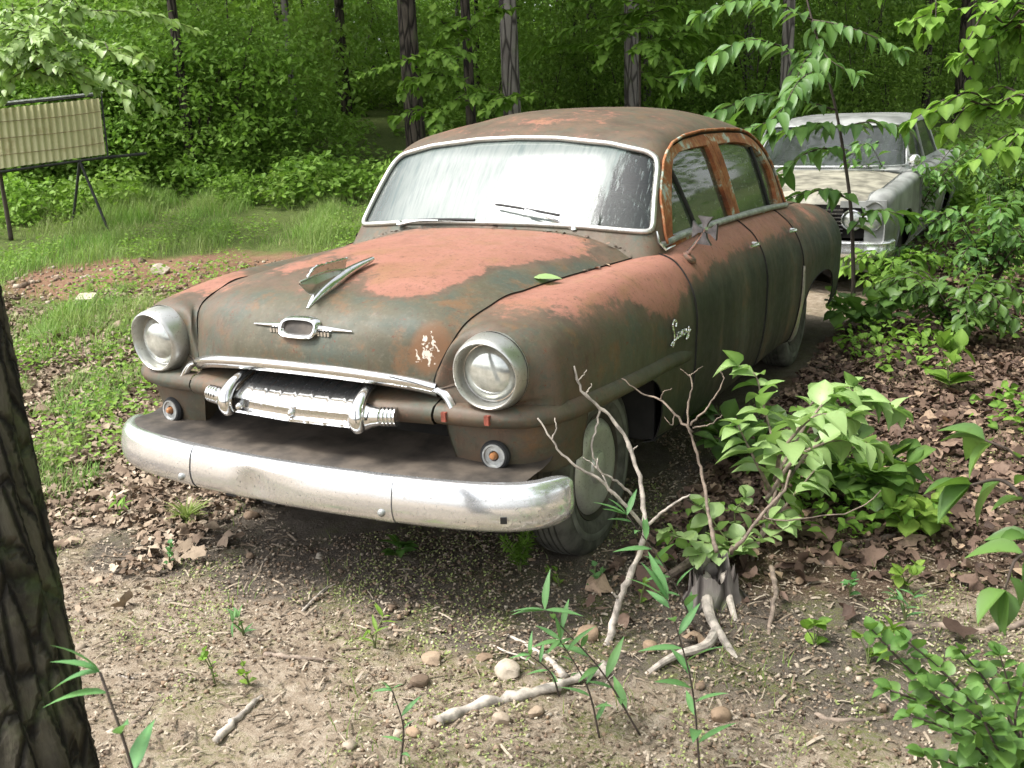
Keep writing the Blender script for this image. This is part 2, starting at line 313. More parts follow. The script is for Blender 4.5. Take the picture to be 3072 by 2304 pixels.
def vnorm(V, F):
    N_ = np.zeros_like(V)
    for f in F:
        a, b, c = V[f[0]], V[f[1]], V[f[2]]; n = np.cross(b-a, c-a)
        if len(f) > 3: n = n+np.cross(c-a, V[f[3]]-a)
        for i in f: N_[i] += n
    return N_/(np.linalg.norm(N_, axis=1)[:, None]+1e-12)
def boundary(F):
    d = {}
    for f in F:
        for k in range(len(f)): d[(f[k], f[(k+1) % len(f)])] = 1
    return [e for e in d if (e[1], e[0]) not in d]
def solid(V, F, t=.006, rim=.014, out=1):
    """sheet panel: outer skin, folded rim"""
    N_ = vnorm(V, F)*out; E = boundary(F); mb = MB(); mb.add(V, F)
    if E:
        ids = sorted({i for e in E for i in e}); mp = {o: i for i, o in enumerate(ids)}; A = V[ids]; B = A-N_[ids]*rim; n = len(ids)
        mb.add(np.concatenate([A, B]), [(mp[b], mp[a], n+mp[a], n+mp[b]) for a, b in E], 1)
    return mb
def inv(V, F): return V*np.array([-1, 1, 1]), [tuple(f[::-1]) for f in F]
def merge(*VF):
    V = []; F = []; n = 0
    for v, f in VF: V.append(v); F += [tuple(i+n for i in q) for q in f]; n += len(v)
    return np.concatenate(V), F
def loops_of(E):
    nx = {a: b for a, b in E}; res = []
    while nx:
        s0 = next(iter(nx)); L = [s0]; c = nx.pop(s0)
        while c in nx and c != s0: L.append(c); c = nx.pop(c)
        res.append((L, c == s0))
    return res
# ================================================================ THE RUSTY SEDAN
rot_align = lambda a, b: np.array(Vector(a).rotation_difference(Vector(b)).to_matrix())
car = tag(empty('old_sedan', (0, 0, 0)), 'rusty four door sedan with flaking pink and olive paint and a big chrome bumper', 'car')
# upper side net: v0 hood/fender seam ... v8 crease above the wheel arch
A_ = [(.691+.120*math.cos(R_(a)), -.635, .808+.120*math.sin(R_(a))) for a in (205, 170, 135, 95, 55, 20, -15, -45, -72)]
NET = [A_,
 [(.50,-.672,.752),(.53,-.66,.84),(.565,-.625,.905),(.66,-.595,.945),(.765,-.585,.928),(.835,-.575,.875),(.868,-.57,.81),(.872,-.57,.75),(.865,-.57,.70)],
 [(.548,-.60,.905),(.575,-.58,.925),(.61,-.55,.945),(.68,-.53,.955),(.775,-.52,.938),(.842,-.51,.893),(.878,-.50,.823),(.886,-.50,.757),(.884,-.50,.70)],
 [(.580,-.42,.972),(.60,-.42,.971),(.64,-.42,.970),(.705,-.42,.968),(.785,-.41,.950),(.848,-.41,.908),(.887,-.41,.835),(.897,-.41,.765),(.897,-.41,.70)],
 [(.588,-.20,.982),(.605,-.20,.980),(.65,-.20,.983),(.715,-.20,.987),(.80,-.20,.968),(.857,-.20,.918),(.896,-.20,.845),(.908,-.20,.77),(.908,-.20,.69)],
 [(.600,.10,.982),(.62,.10,.980),(.665,.10,.984),(.725,.10,.992),(.80,.10,.976),(.86,.10,.918),(.902,.10,.84),(.915,.10,.765),(.916,.10,.68)],
 [(.618,.40,.978),(.64,.40,.976),(.685,.40,.988),(.74,.40,.992),(.805,.40,.972),(.862,.40,.915),(.905,.40,.84),(.92,.40,.76),(.921,.40,.66)],
 [(.70,.66,.995),(.718,.66,1.0),(.745,.66,1.0),(.782,.66,.992),(.826,.66,.968),(.871,.66,.915),(.907,.66,.84),(.922,.66,.76),(.922,.66,.64)],
 [(.735,1.2,1.035),(.75,1.2,1.03),(.772,1.2,1.02),(.802,1.2,1.0),(.842,1.2,.965),(.88,1.2,.905),(.911,1.2,.83),(.925,1.2,.75),(.925,1.2,.63)],
 [(.74,1.75,1.03),(.755,1.75,1.025),(.776,1.75,1.012),(.805,1.75,.99),(.844,1.75,.955),(.881,1.75,.898),(.911,1.75,.825),(.925,1.75,.745),(.925,1.75,.63)],
 [(.74,2.3,1.015),(.755,2.3,1.01),(.776,2.3,.998),(.805,2.3,.975),(.843,2.3,.94),(.88,2.3,.885),(.91,2.3,.815),(.925,2.3,.74),(.925,2.3,.625)],
 [(.735,2.62,1.0),(.752,2.62,.997),(.775,2.62,.985),(.806,2.62,.962),(.845,2.62,.928),(.886,2.62,.873),(.920,2.62,.805),(.938,2.62,.735),(.940,2.62,.62)],
 [(.72,2.95,.985),(.74,2.95,.983),(.768,2.95,.972),(.802,2.95,.948),(.845,2.95,.912),(.887,2.95,.858),(.922,2.95,.79),(.940,2.95,.725),(.942,2.95,.615)],
 [(.66,3.4,.952),(.70,3.4,.952),(.745,3.4,.942),(.79,3.4,.92),(.838,3.4,.885),(.88,3.4,.832),(.912,3.4,.77),(.928,3.4,.705),(.928,3.4,.60)],
 [(.60,3.75,.90),(.66,3.75,.90),(.715,3.75,.895),(.765,3.75,.875),(.815,3.75,.842),(.855,3.75,.795),(.882,3.75,.735),(.893,3.75,.675),(.89,3.75,.58)],
 [(.55,3.93,.80),(.61,3.93,.805),(.665,3.93,.80),(.715,3.93,.785),(.762,3.93,.755),(.80,3.93,.712),(.825,3.93,.662),(.835,3.93,.61),(.83,3.93,.55)]]
NET = np.array(NET); NU, NV = 300, 46
low = []
for i, row in enumerate(NET):      # rows below the crease: down to the sill
    x, y, z = row[8]; k = 1.0
    low.append([(x-.002, y, z-.09), (x-.014, y, z-.19), (x-.034, y, z-.28), (x-.065, y, z-.345 if y > 0 else z-.34), (x-.10, y, z-.355)])
FULL = np.concatenate([NET, np.array(low)], 1)
ku = knots(NET); kvF = knots(FULL[3:].transpose(1, 0, 2))
GU = surf(FULL, NU, NV, (0, 8), ku, kvF); GL = surf(FULL, NU, 30, (8, 13), ku, kvF)
SIDE = gridVF(np.concatenate([GU, GL[:, 1:]], 1), True)
seamV = GU[:, 0]            # hood/fender seam line
def ridge_z(y): return np.interp(y, [-.6, -.34, -.2, .1, .4, .66, 4], [.672, .668, .655, .642, .633, .60, .60])
def arch(V, cy, cz, rx, rz, n=2.6):
    return 1-(np.abs((V[:, 1]-cy)/rx)**n+np.abs((np.maximum(V[:, 2]-cz, 0))/rz)**n)**(1/n)
farch = lambda V: np.where(V[:, 2] < .30, 1-np.abs((V[:, 1]+.03)/.345), arch(V, -.03, .30, .345, .335))
rarch = lambda V: np.where(V[:, 2] < .30, 1-np.abs((V[:, 1]-2.93)/.43), arch(V, 2.93, .30, .43, .30))
ss_ = lambda t: np.clip(t, 0, 1)**2*(3-2*np.clip(t, 0, 1))
def wear(V, part=''):
    x, y, z = V[:, 0], V[:, 1], V[:, 2]; g = lambda cx, cy, rx, ry, a=0: a-((x-cx)/rx)**2-((y-cy)/ry)**2
    if part == 'hood':
        r = np.maximum.reduce([np.clip(g(.02, .18, .62, .62, 1), -1, 1)*.9, np.clip(g(.30, -.34, .24, .26, 1), -1, 1), np.clip(g(-.25, -.30, .30, .24, 1), -1, 1)*.55, np.clip(g(-.12, -.42, .2, .18, 1), -1, 1)*.4])
        strip = np.clip((x-(.445+.22*np.clip(y, -.6, .6)))/.08, 0, 1.5)*np.where(y < .40, 1, 0)      # olive strip along the driver seam
        r = np.where(x < -.12, np.maximum(r-.35, -.14+.10*ss_((-x-.40)/.1)), r); return r-.75*strip-.50*np.clip((-.52-y)/.07, 0, 1.3)*np.clip(1+(x+.1)/.3, .35, 1)
    if part == 'roof': return np.where(z > 1.2, -.13+.10*np.clip(1-np.abs(y-1.1)/.45, 0, 1), -.22)+.05*np.sin(3*x+2*y)
    if part == 'passenger': return np.where(y < .6, np.minimum(.02+.22*np.clip(1.0-((y+.35)/.22)**2, -1, 1), .3*np.clip((z-.93)/.03, -1, 1)), np.clip((z-.86)/.08, -1, 1)*.5)
    zt = np.interp(y, [-.6, -.35, 0, .35, .66, 1.2, 1.72, 2.4, 3, 3.9], [1.02, .93, .915, .80, .86, .90, .90, .865, .90, .93])
    return np.clip((z-zt)/.07, -1, 1)*np.interp(y, [-.5, 0, .6, 2.2, 2.9, 3.9], [.20, .50, .55, .36, .10, .0])
def dirt(V, part=''):
    x, y, z = V[:, 0], V[:, 1], V[:, 2]
    if part in ('hood', 'roof'): return 0*x
    return np.clip((.93-z)/.12, 0, 1)*np.where(y < .61, np.clip((y+.3)/.9, .1, .75)*np.clip((.86-z)/.15, 0, 1), 1)*1.0
def flake(V, part=''):
    x, y, z = V[:, 0], V[:, 1], V[:, 2]
    return np.clip(1-((x-.47)/.09)**2-((y+.62)/.14)**2-((z-.86)/.12)**2, 0, 1)*.80 if part == 'hood' else 0*x
AT = lambda part: (lambda V: {'wear': wear(V, part), 'dirt': dirt(V, part), 'flake': flake(V, part)})
def panel(name, V, F, part='', parent=car, m='paint', out=1, rim=.006):
    return solid(V, F, rim=rim, out=out).out(name, M[m], parent, attrs=AT(part), sharp=40, mats=[M[m], M['dark'] if rim < .02 else M['pan']])
GAP = .0018
for sx in (1, -1):
    fx = (lambda VF: VF) if sx > 0 else (lambda VF: inv(*VF)); part = 'driver' if sx > 0 else 'passenger'
    # ---- front fender: up to the door seam, open at the wheel, lower band only behind the wheel
    V, F = clip(*SIDE, lambda V: .655-.05*np.clip(.95-V[:, 2], 0, 1)-GAP-V[:, 1])
    V, F = clip(V, F, lambda V: np.maximum(-farch(V), V[:, 2]-ridge_z(V[:, 1])))
    V, F = clip(V, F, lambda V: np.maximum(V[:, 1], V[:, 2]-ridge_z(V[:, 1])+.02))
    fen = panel('front_fender', *fx((V, F)), part)
    ds = lambda y0: (lambda V: V[:, 1]-(y0-.05*np.clip(.95-V[:, 2], 0, 1)))
    V, F = clip(*SIDE, lambda V: ds(.655)(V)-GAP); V, F = clip(V, F, lambda V: -ds(1.745)(V)-GAP)
    d1 = panel('front_door', *fx((V, F)), part)
    V, F = clip(*SIDE, lambda V: ds(1.745)(V)-GAP)
    q = lambda V: 2.47-.10*np.clip(.70-V[:, 2], 0, 1)-V[:, 1]
    Vd, Fd = clip(V, F, lambda V: q(V)-GAP); d2 = panel('rear_door', *fx((Vd, Fd)), part)
    V, F = clip(V, F, lambda V: -q(V)-GAP); V, F = clip(V, F, lambda V: -rarch(V))
    V, F = clip(V, F, lambda V: V[:, 2]-np.interp(V[:, 1], [2.4, 2.9, 3.3, 3.6, 4], [.26, .3, .30, .36, .42]))
    qp = panel('rear_fender', *fx((V, F)), part)
    a_ = np.array([(.500,-.668,.752),(.515,-.672,.742),(.537,-.673,.730),(.553,-.674,.712),(.562,-.676,.690)]); b_ = np.array([(.691+.119*math.cos(R_(t)), -.64, .808+.119*math.sin(R_(t))) for t in (203, 212, 222, 234, 250)])
    k_ = np.linspace(0, 1, 6)[:, None, None]; MB().add(*fx(gridVF(curve(a_, 12)[None]*(1-k_)+curve(b_, 12)[None]*k_, True))).out('fender_gusset', M['paint'], fen, attrs=AT('driver'))
    # ---- raised bead over the wheel arch, running round to the grille bar
    P = curve([(.515,-.695,.667),(.62,-.690,.667),(.72,-.672,.667),(.81,-.632,.668),(.868,-.572,.669),(.897,-.49,.668),(.910,-.38,.664),(.918,-.2,.656),(.922,.1,.643),(.924,.4,.632),(.920,.60,.605)], 60)
    T = np.gradient(P, axis=0); T /= np.linalg.norm(T, axis=1)[:, None]; O = np.cross(T, [0, 0, 1.]); O /= np.linalg.norm(O, axis=1)[:, None]
    # profile: (outward, up)
    pf = [(-.035, .036), (-.004, .030), (.010, .020), (.019, .004), (.020, -.006), (.012, -.022), (-.004, -.033), (-.04, -.036)]
    sc = np.clip((len(P)-1-np.arange(len(P)))/6, .15, 1)
    G = np.array([[P[i]+O[i]*(a*(sc[i] if a > 0 else 1))+np.array([0, 0, b*(.75+.25*sc[i])]) for a, b in pf] for i in range(len(P))])
    V, F = gridVF(G, True); bead = MB().add(*fx((V, F))); bead.out('fender_bead', M['paint'], fen, attrs=AT('driver'), sharp=50)
    if sx > 0:
        for (x, y, z) in ((.555, -.712, .667), (.70, -.697, .667), (.895, -.51, .667)): MB().box((x, y, z), (.016, .016, .03)).out('trim_clip', M['bolt_rust'], fen, smooth=False, sharp=None)
    # ---- lower front fascia with the parking lamp
    fn = []
    for (x, y) in ((.515,-.640),(.60,-.648),(.70,-.640),(.80,-.603),(.868,-.535),(.888,-.455),(.890,-.37)):
        k = (x-.515)/.38
        fn.append([(x, y, .665), (x+.005-.01*k, y+.003, .60), (x+.02-.045*k, y+.012, .53), (x+.035-.07*k, y+.025, .465)])
    V, F = gridVF(surf(np.array(fn), 40, 14), False)
    fa = solid(*fx((V, F)), rim=.004, out=-1 if sx > 0 else -1)
    inn = np.array([[(.518, -.64+t*.20, .662), (.552, -.615+t*.19, .468)] for t in (0, .5, 1)])       # inner cheek going back
    V2, F2 = gridVF(inn, True); fa.add(*fx((V2, F2))); fa.out('front_fascia', M['paint'], car, attrs=AT('driver'), sharp=40)
    # ---- parking lamp
    lp = MB(); Mx = Matrix.Translation((.69*sx, -.636, .535)) @ Matrix(rot_align((0, 0, 1), (.10*sx, -1, .06)).tolist()).to_4x4()
    lp.lathe([(.0, -.012), (.047, -.012), (.050, .006), (.044, .016), (.037, .017), (.033, .010)], 28, Mx); base = lp.out('parking_light', M['black'], car)
    MB().lathe([(.016, .006), (.036, .008), (.040, .014), (.038, .019), (.033, .019), (.030, .014), (.017, .014), (.016, .004)], 28, Mx).out('lamp_plate', M['grime'], base)
    MB().lathe([(.0, .030), (.007, .029), (.0125, .022), (.0135, .010), (.0135, .0)], 16, Mx).out('bulb', M['amber'], base)
    # ---- headlamp: deep plated hood ring, bowl and lens
    Mx = Matrix.Translation((.691*sx, -.63, .808)) @ Matrix(rot_align((0, 0, 1), (.07*sx, -1, -.02)).tolist()).to_4x4()
    ring = MB().lathe([(.124, -.05), (.1245, -.010), (.1215, .022), (.1150, .050), (.1085, .064), (.1045, .066), (.1005, .062), (.0985, .050), (.0960, .030), (.0930, .022), (.0900, .020)], 56, Mx)
    # lengthen the ring's brow at the top and its lower lip as pressed
    V = np.concatenate(ring.V); Mi = np.array(Mx.inverted()); L = V@Mi[:3, :3].T+Mi[:3, 3]; up = V[:, 2]-.808
    V = V+np.array([0, -1, 0])*((np.clip(L[:, 2], 0, 1)/.066)*(.020*np.clip(up/.12, 0, 1)))[:, None]
    ring.V = [V]; hl = ring.out('headlight', M['dullchrome'], car, sharp=50)
    MB().lathe([(.0, .060), (.02, .0592), (.045, .0550), (.066, .047), (.080, .036), (.088, .026), (.091, .018)], 40, Mx).out('lens', M['lens'], hl)
    MB().lathe([(.086, .0225), (.0885, .026), (.092, .026), (.0935, .020)], 40, Mx).out('retaining_ring', M['chrome'], hl)
# ---- hood
hn = [[(0,-.748,.800),(.17,-.742,.797),(.33,-.718,.785),(.44,-.692,.770),(.497,-.674,.755)],
 [(0,-.742,.845),(.17,-.736,.843),(.33,-.714,.835),(.45,-.686,.825),(.524,-.665,.820)],
 [(0,-.712,.905),(.17,-.706,.903),(.33,-.690,.895),(.46,-.662,.885),(.541,-.630,.873)],
 [(0,-.645,.968),(.17,-.640,.965),(.33,-.628,.966),(.47,-.598,.955),(.562,-.548,.940)],
 [(0,-.47,1.025),(.17,-.465,1.022),(.34,-.455,1.020),(.48,-.44,.996),(.579,-.42,.972)],
 [(0,-.20,1.068),(.18,-.20,1.063),(.36,-.20,1.054),(.50,-.20,1.018),(.588,-.20,.982)],
 [(0,.10,1.088),(.18,.10,1.083),(.36,.10,1.070),(.51,.10,1.028),(.600,.10,.982)],
 [(0,.40,1.098),(.19,.40,1.094),(.38,.40,1.076),(.53,.40,1.032),(.618,.40,.978)],
 [(0,.53,1.100),(.20,.54,1.096),(.40,.56,1.080),(.56,.60,1.044),(.690,.66,.998)],
 [(0,.66,1.098),(.21,.68,1.094),(.42,.72,1.080),(.59,.78,1.048),(.715,.84,1.012)]]
HG = surf(np.array(hn), 120, 40)
sd_ = curve(seamV[::4], 900)
for i in range(108):      # the hood's outer edge meets the fender seam
    q_ = sd_[np.argmin(((sd_-HG[i, -1])**2).sum(1))]; dlt = q_-HG[i, -1]; HG[i] += dlt*(np.linspace(0, 1, 40)**3)[:, None]*np.clip((108-i)/14, 0, 1)
HV = merge(gridVF(HG, False), inv(*gridVF(HG, False)))
rear = lambda V: .530+.16*V[:, 0]**2+np.clip(np.abs(V[:, 0])-.60, 0, 1)*.2-V[:, 1]
def weldx(V, F, eps=1e-5):
    key = {}; mp = []; out = []
    for p in V:
        k = (round(p[0]/eps), round(p[1]/eps), round(p[2]/eps)) if abs(p[0]) < 1e-6 else len(mp)+.5
        if k not in key: key[k] = len(out); out.append(p)
        mp.append(key[k])
    return np.array(out), [tuple(mp[i] for i in f) for f in F]
HV = weldx(*HV)
# narrow the hood a little so that a real gap runs along the fenders
Vh, Fh = clip(*HV, lambda V: rear(V)-GAP); V2 = Vh.copy(); k = np.clip((np.abs(V2[:, 0])-.3)/.3, 0, 1); V2[:, 0] -= np.sign(V2[:, 0])*np.where(V2[:, 0] > 0, .0012, -.0008)*k
hood = panel('hood', V2, Fh, 'hood', out=1)
Vc, Fc = clip(*HV, lambda V: -rear(V)-GAP); Vc[:, 2] -= .003
panel('cowl_panel', Vc, Fc, 'roof')
# chrome lip along the hood's front edge, then on down each fender
lipP = HG[0]; lipP = np.concatenate([(lipP*[-1, 1, 1])[::-1], lipP[1:]]); pf = [(-.010, .006), (.006, .006), (.015, -.001), (.017, -.010), (.012, -.024), (.003, -.037), (-.012, -.042), (-.025, -.036)]
G = np.array([[p+np.array([p[0]*.25*a, -a, b]) for a, b in pf] for p in lipP]); MB().grid(G).out('hood_lip', M['chrome'], hood, sharp=50)
for sx in (1, -1):
    P = curve([(.503,-.675,.742),(.532,-.674,.732),(.553,-.675,.712),(.567,-.678,.690)], 14)*[sx, 1, 1]
    G = np.array([[p+np.array([sx*(.012*u), -.003-.018*(1-abs(u)**2), .016*u*.5]) for u in np.linspace(-1, 1, 7)] for p in P]); MB().grid(G, flip=sx < 0).out('grille_moulding', M['chrome'], car)
# ---- winged ornament on the hood
orn = MB()
sp = curve([(0,-.652,.965),(0,-.622,.983),(0,-.575,1.004),(0,-.50,1.030),(0,-.42,1.052),(0,-.34,1.067),(0,-.265,1.078)], 40)
rr = herm(np.array([[.005],[.021],[.027],[.023],[.018],[.014],[.010]]), np.linspace(0, 1, 7), np.linspace(0, 1, 40))[:, 0]
orn.tube(sp, rr, 12, sq=.9)
o1 = orn.out('hood_ornament', M['chrome'], hood)
hullT = [(-.430,1.062),(-.48,1.068),(-.56,1.070),(-.63,1.063),(-.682,1.056)]; hullB = [(-.430,1.044),(-.50,1.032),(-.57,1.014),(-.625,1.006),(-.684,1.050)]
hb = MB(); T_, B_ = curve([(0, a, b) for a, b in hullT], 14), curve([(0, a, b) for a, b in hullB], 14)
wd = .012*np.sin(np.linspace(.25, np.pi*.98, 14))+.002
G = np.array([[T_[i], T_[i]*.6+B_[i]*.4+[wd[i], 0, 0], B_[i]*.9+T_[i]*.1+[wd[i]*.5, 0, 0], B_[i], B_[i]*.9+T_[i]*.1-[wd[i]*.5, 0, 0], T_[i]*.6+B_[i]*.4-[wd[i], 0, 0]] for i in range(14)])
hb.grid(G, cv=True).out('hull', M['dullchrome'], o1); MB().tube(T_+[0, 0, .002], .004, 8).out('hull_rim', M['chrome'], o1)
sail = MB(); sb = curve([(0,-.640,1.066),(0,-.60,1.071),(0,-.52,1.069),(0,-.435,1.063)], 24); stp = curve([(0,-.640,1.068),(0,-.605,1.092),(0,-.54,1.098),(0,-.42,1.100)], 24)
for s_ in (-1, 1): sail.grid(np.array([sb+[s_*.002, 0, 0], stp+[s_*.002, 0, 0]]), flip=s_ > 0)
sail.out('sail', M['dullchrome'], o1)
rg = MB(); rg.tube(stp, .0045+.0014*np.sign(np.sin(np.arange(24)*2.2)), 8).out('sail_rim', M['chrome'], o1)
# ---- medallion with its two spear wings
def on_hood(x, z):      # y of the hood face at (x, z)
    Gf = HG[:60].reshape(-1, 3); d = (Gf[:, 0]-abs(x))**2+(Gf[:, 2]-z)**2; return Gf[np.argmin(d), 1]
em = MB(); th = np.linspace(0, 2*np.pi, 40, endpoint=False)
def oct_(a, b, n=3.2): return np.sign(np.cos(th))*np.abs(np.cos(th))**(2/n)*a, np.sign(np.sin(th))*np.abs(np.sin(th))**(2/n)*b
secs = []
for a, b, d in ((.078, .034, .0), (.078, .034, .016), (.073, .029, .024), (.066, .024, .022), (.062, .020, .010)):
    x, z = oct_(a, b); secs.append([(xx+.012, -.706-d+.55*(zz)*1.0-.002, .915+zz) for xx, zz in zip(x, z)])
em.grid(np.array(secs), cv=True, flip=True); emb = em.out('hood_emblem', M['chrome'], hood)
x, z = oct_(.064, .022); MB().add([(xx+.012, -.716+.55*zz, .915+zz) for xx, zz in zip(x, z)], [tuple(range(40))[::-1]]).out('emblem_face', M['pan'], emb, smooth=False)
for s_ in (1, -1):
    wg = MB()
    P = np.array([(.012+s_*(.068+t*.135), 0, .916-.004*t) for t in np.linspace(0, 1, 10)]); P[:, 1] = [on_hood(p[0], p[2])-.007 for p in P]
    wg.tube(P, np.linspace(.010, .0025, 10), 8)
    for k in range(4): wg.box((.012+s_*(.080+.013*k), on_hood(.1, .90)-.006, .899), (.008, .012, .014))
    wg.out('emblem_wing', M['chrome'], emb)
# ---- trunk lid and rear deck
dn = []
for i, (y, zc) in enumerate(((2.86, 1.03), (3.1, 1.02), (3.4, .99), (3.65, .955), (3.85, .88), (3.93, .80), (3.97, .66), (3.97, .50), (3.9, .40))):
    if y < 3.93 and i < 6:
        e = seamV[np.argmin(np.abs(seamV[:, 1]-y))]; dn.append([(0, y, zc), (e[0]*.5, y, zc-.01), (e[0]*.85, y, (zc+e[2])/2), (e[0], y, e[2]), (e[0]+.002, y, e[2]-.002)])
    else: dn.append([(0, y, zc), (.4, y-.01, zc), (.6, y-.02, zc), (.74, y-.04, zc-.01), (.82, y-.07, zc-.02)])
G = surf(np.array(dn), 50, 20); VF = weldx(*merge(gridVF(G, False), inv(*gridVF(G, False)))); panel('trunk_lid', *VF, 'roof')
# ---- greenhouse
LV = [(.97,.775,.48,3.20),(1.06,.757,.555,3.08),(1.12,.745,.60,3.02),(1.25,.715,.70,2.90),(1.35,.687,.785,2.79),(1.41,.664,.84,2.71),(1.455,.632,.90,2.62),(1.495,.575,.985,2.52),(1.53,.49,1.09,2.40),(1.558,.37,1.22,2.24),(1.576,.22,1.38,2.05),(1.582,.06,1.58,1.85)]
def half_loop(z, xs, yf, yr):
    yc = 1.72; out = []; t0 = np.linspace(0, np.pi, 240)
    n1 = np.where(t0 < np.pi/2, 22.0 if z < 1.38 else max(2.7, 22-(z-1.38)*150), 7.0 if z < 1.30 else max(2.6, 7-(z-1.30)*20))
    a = np.where(t0 < np.pi/2, yc-yf, yr-yc)
    x = xs*np.abs(np.sin(t0))**(2/n1); y = yc-np.sign(np.cos(t0))*a*np.abs(np.cos(t0))**(2/n1)
    y = y+np.where(t0 < np.pi/2, .16, -.1)*x**2*np.abs(np.cos(t0))**.3
    P = np.stack([x, y, np.full_like(x, z)], 1); d = np.concatenate([[0], np.cumsum(np.linalg.norm(np.diff(P, axis=0), axis=1))]); s = np.linspace(0, d[-1], 220)
    return np.stack([np.interp(s, d, P[:, i]) for i in range(3)], 1)
LN = np.array([half_loop(*l) for l in LV]); RK = np.array([l[0] for l in LV]); RK = np.concatenate([[0], np.cumsum(np.linalg.norm(np.diff(LN[:, ::20], axis=0), axis=2).mean(1))])
RG = herm(LN, RK, np.linspace(0, RK[-1], 90))
RG = np.concatenate([RG, np.stack([np.zeros(220), RG[-1][:, 1]*.0+np.linspace(1.6, 1.85, 220), np.full(220, 1.5825)], 1)[None]])
SH = gridVF(RG, False)
WS = [(-.71,1.076),(-.45,1.096),(-.2,1.105),(0,1.107),(.2,1.105),(.45,1.096),(.716,1.076),(.727,1.10),(.707,1.20),(.682,1.33),(.663,1.375),(.62,1.402),(.45,1.437),(.2,1.462),(0,1.467),(-.2,1.462),(-.45,1.437),(-.61,1.400),(-.648,1.372),(-.668,1.33),(-.700,1.20),(-.722,1.10)]
OUT = [(.735,1.00),(.74,1.08),(.785,1.20),(.835,1.27),(.905,1.345),(.97,1.385),(1.08,1.418),(1.26,1.440),(1.56,1.453),(1.9,1.450),(2.2,1.438),(2.36,1.415),(2.48,1.375),(2.60,1.30),(2.68,1.21),(2.735,1.08),(2.76,.985),(2.76,.90),(.735,.90)]
GL1 = [(.83,1.055),(.90,1.20),(.985,1.315),(1.04,1.358),(1.14,1.383),(1.30,1.392),(1.555,1.395),(1.62,1.2),(1.70,1.03)]
GL2 = [(1.835,1.025),(1.79,1.15),(1.715,1.394),(2.0,1.392),(2.20,1.374),(2.35,1.345),(2.46,1.30),(2.545,1.22),(2.585,1.12),(2.575,1.015)]
RW = [(-.55,1.10),(.55,1.10),(.60,1.2),(.52,1.38),(.3,1.42),(-.3,1.42),(-.52,1.38),(-.60,1.2)]
fWS = lambda V: np.where(V[:, 1] < 1.45, sdpoly(V[:, 0], V[:, 2], WS), -1)
fRW = lambda V: np.where(V[:, 1] > 2.0, sdpoly(V[:, 0], V[:, 2], RW), -1)
fO = lambda V: np.where(np.abs(V[:, 0]) > .45, sdpoly(V[:, 1], V[:, 2], OUT), -1)
fW = lambda V: np.maximum(sdpoly(V[:, 1], V[:, 2], GL1), sdpoly(V[:, 1], V[:, 2], GL2))
FULLR = weldx(*merge(SH, inv(*SH)))
V, F = clip(*FULLR, lambda V: -fWS(V)); V, F = clip(V, F, lambda V: -fO(V)); V, F = clip(V, F, lambda V: -fRW(V))
roof = panel('roof', V, F, 'roof', rim=.03)
def rim_tube(name, VF, f, r, m, parent, zmin=None, off=0, n=8):
    V, F = clip(*VF, f); Nn = vnorm(V, F); mb = MB()
    for L, closed in loops_of(boundary(F)):
        P = V[L]+Nn[L]*off
        P = P[np.concatenate([[True], np.linalg.norm(np.diff(P, axis=0), axis=1) > .008])]
        if zmin is not None:
            if (P[:, 2] > zmin).sum() < 8: continue
            k = np.argmax(~(P[:, 2] > zmin)) if (P[:, 2] <= zmin).any() else 0; P = np.roll(P, -k, axis=0); P = P[P[:, 2] > zmin]
        elif closed: P = np.concatenate([P, P[:2]])
        if len(P) > 4:
            Q = P.copy(); Q[1:-1] = (P[:-2]+2*P[1:-1]+P[2:])/4; mb.tube(Q, r, n)
    return mb.out(name, m, parent, sharp=None)
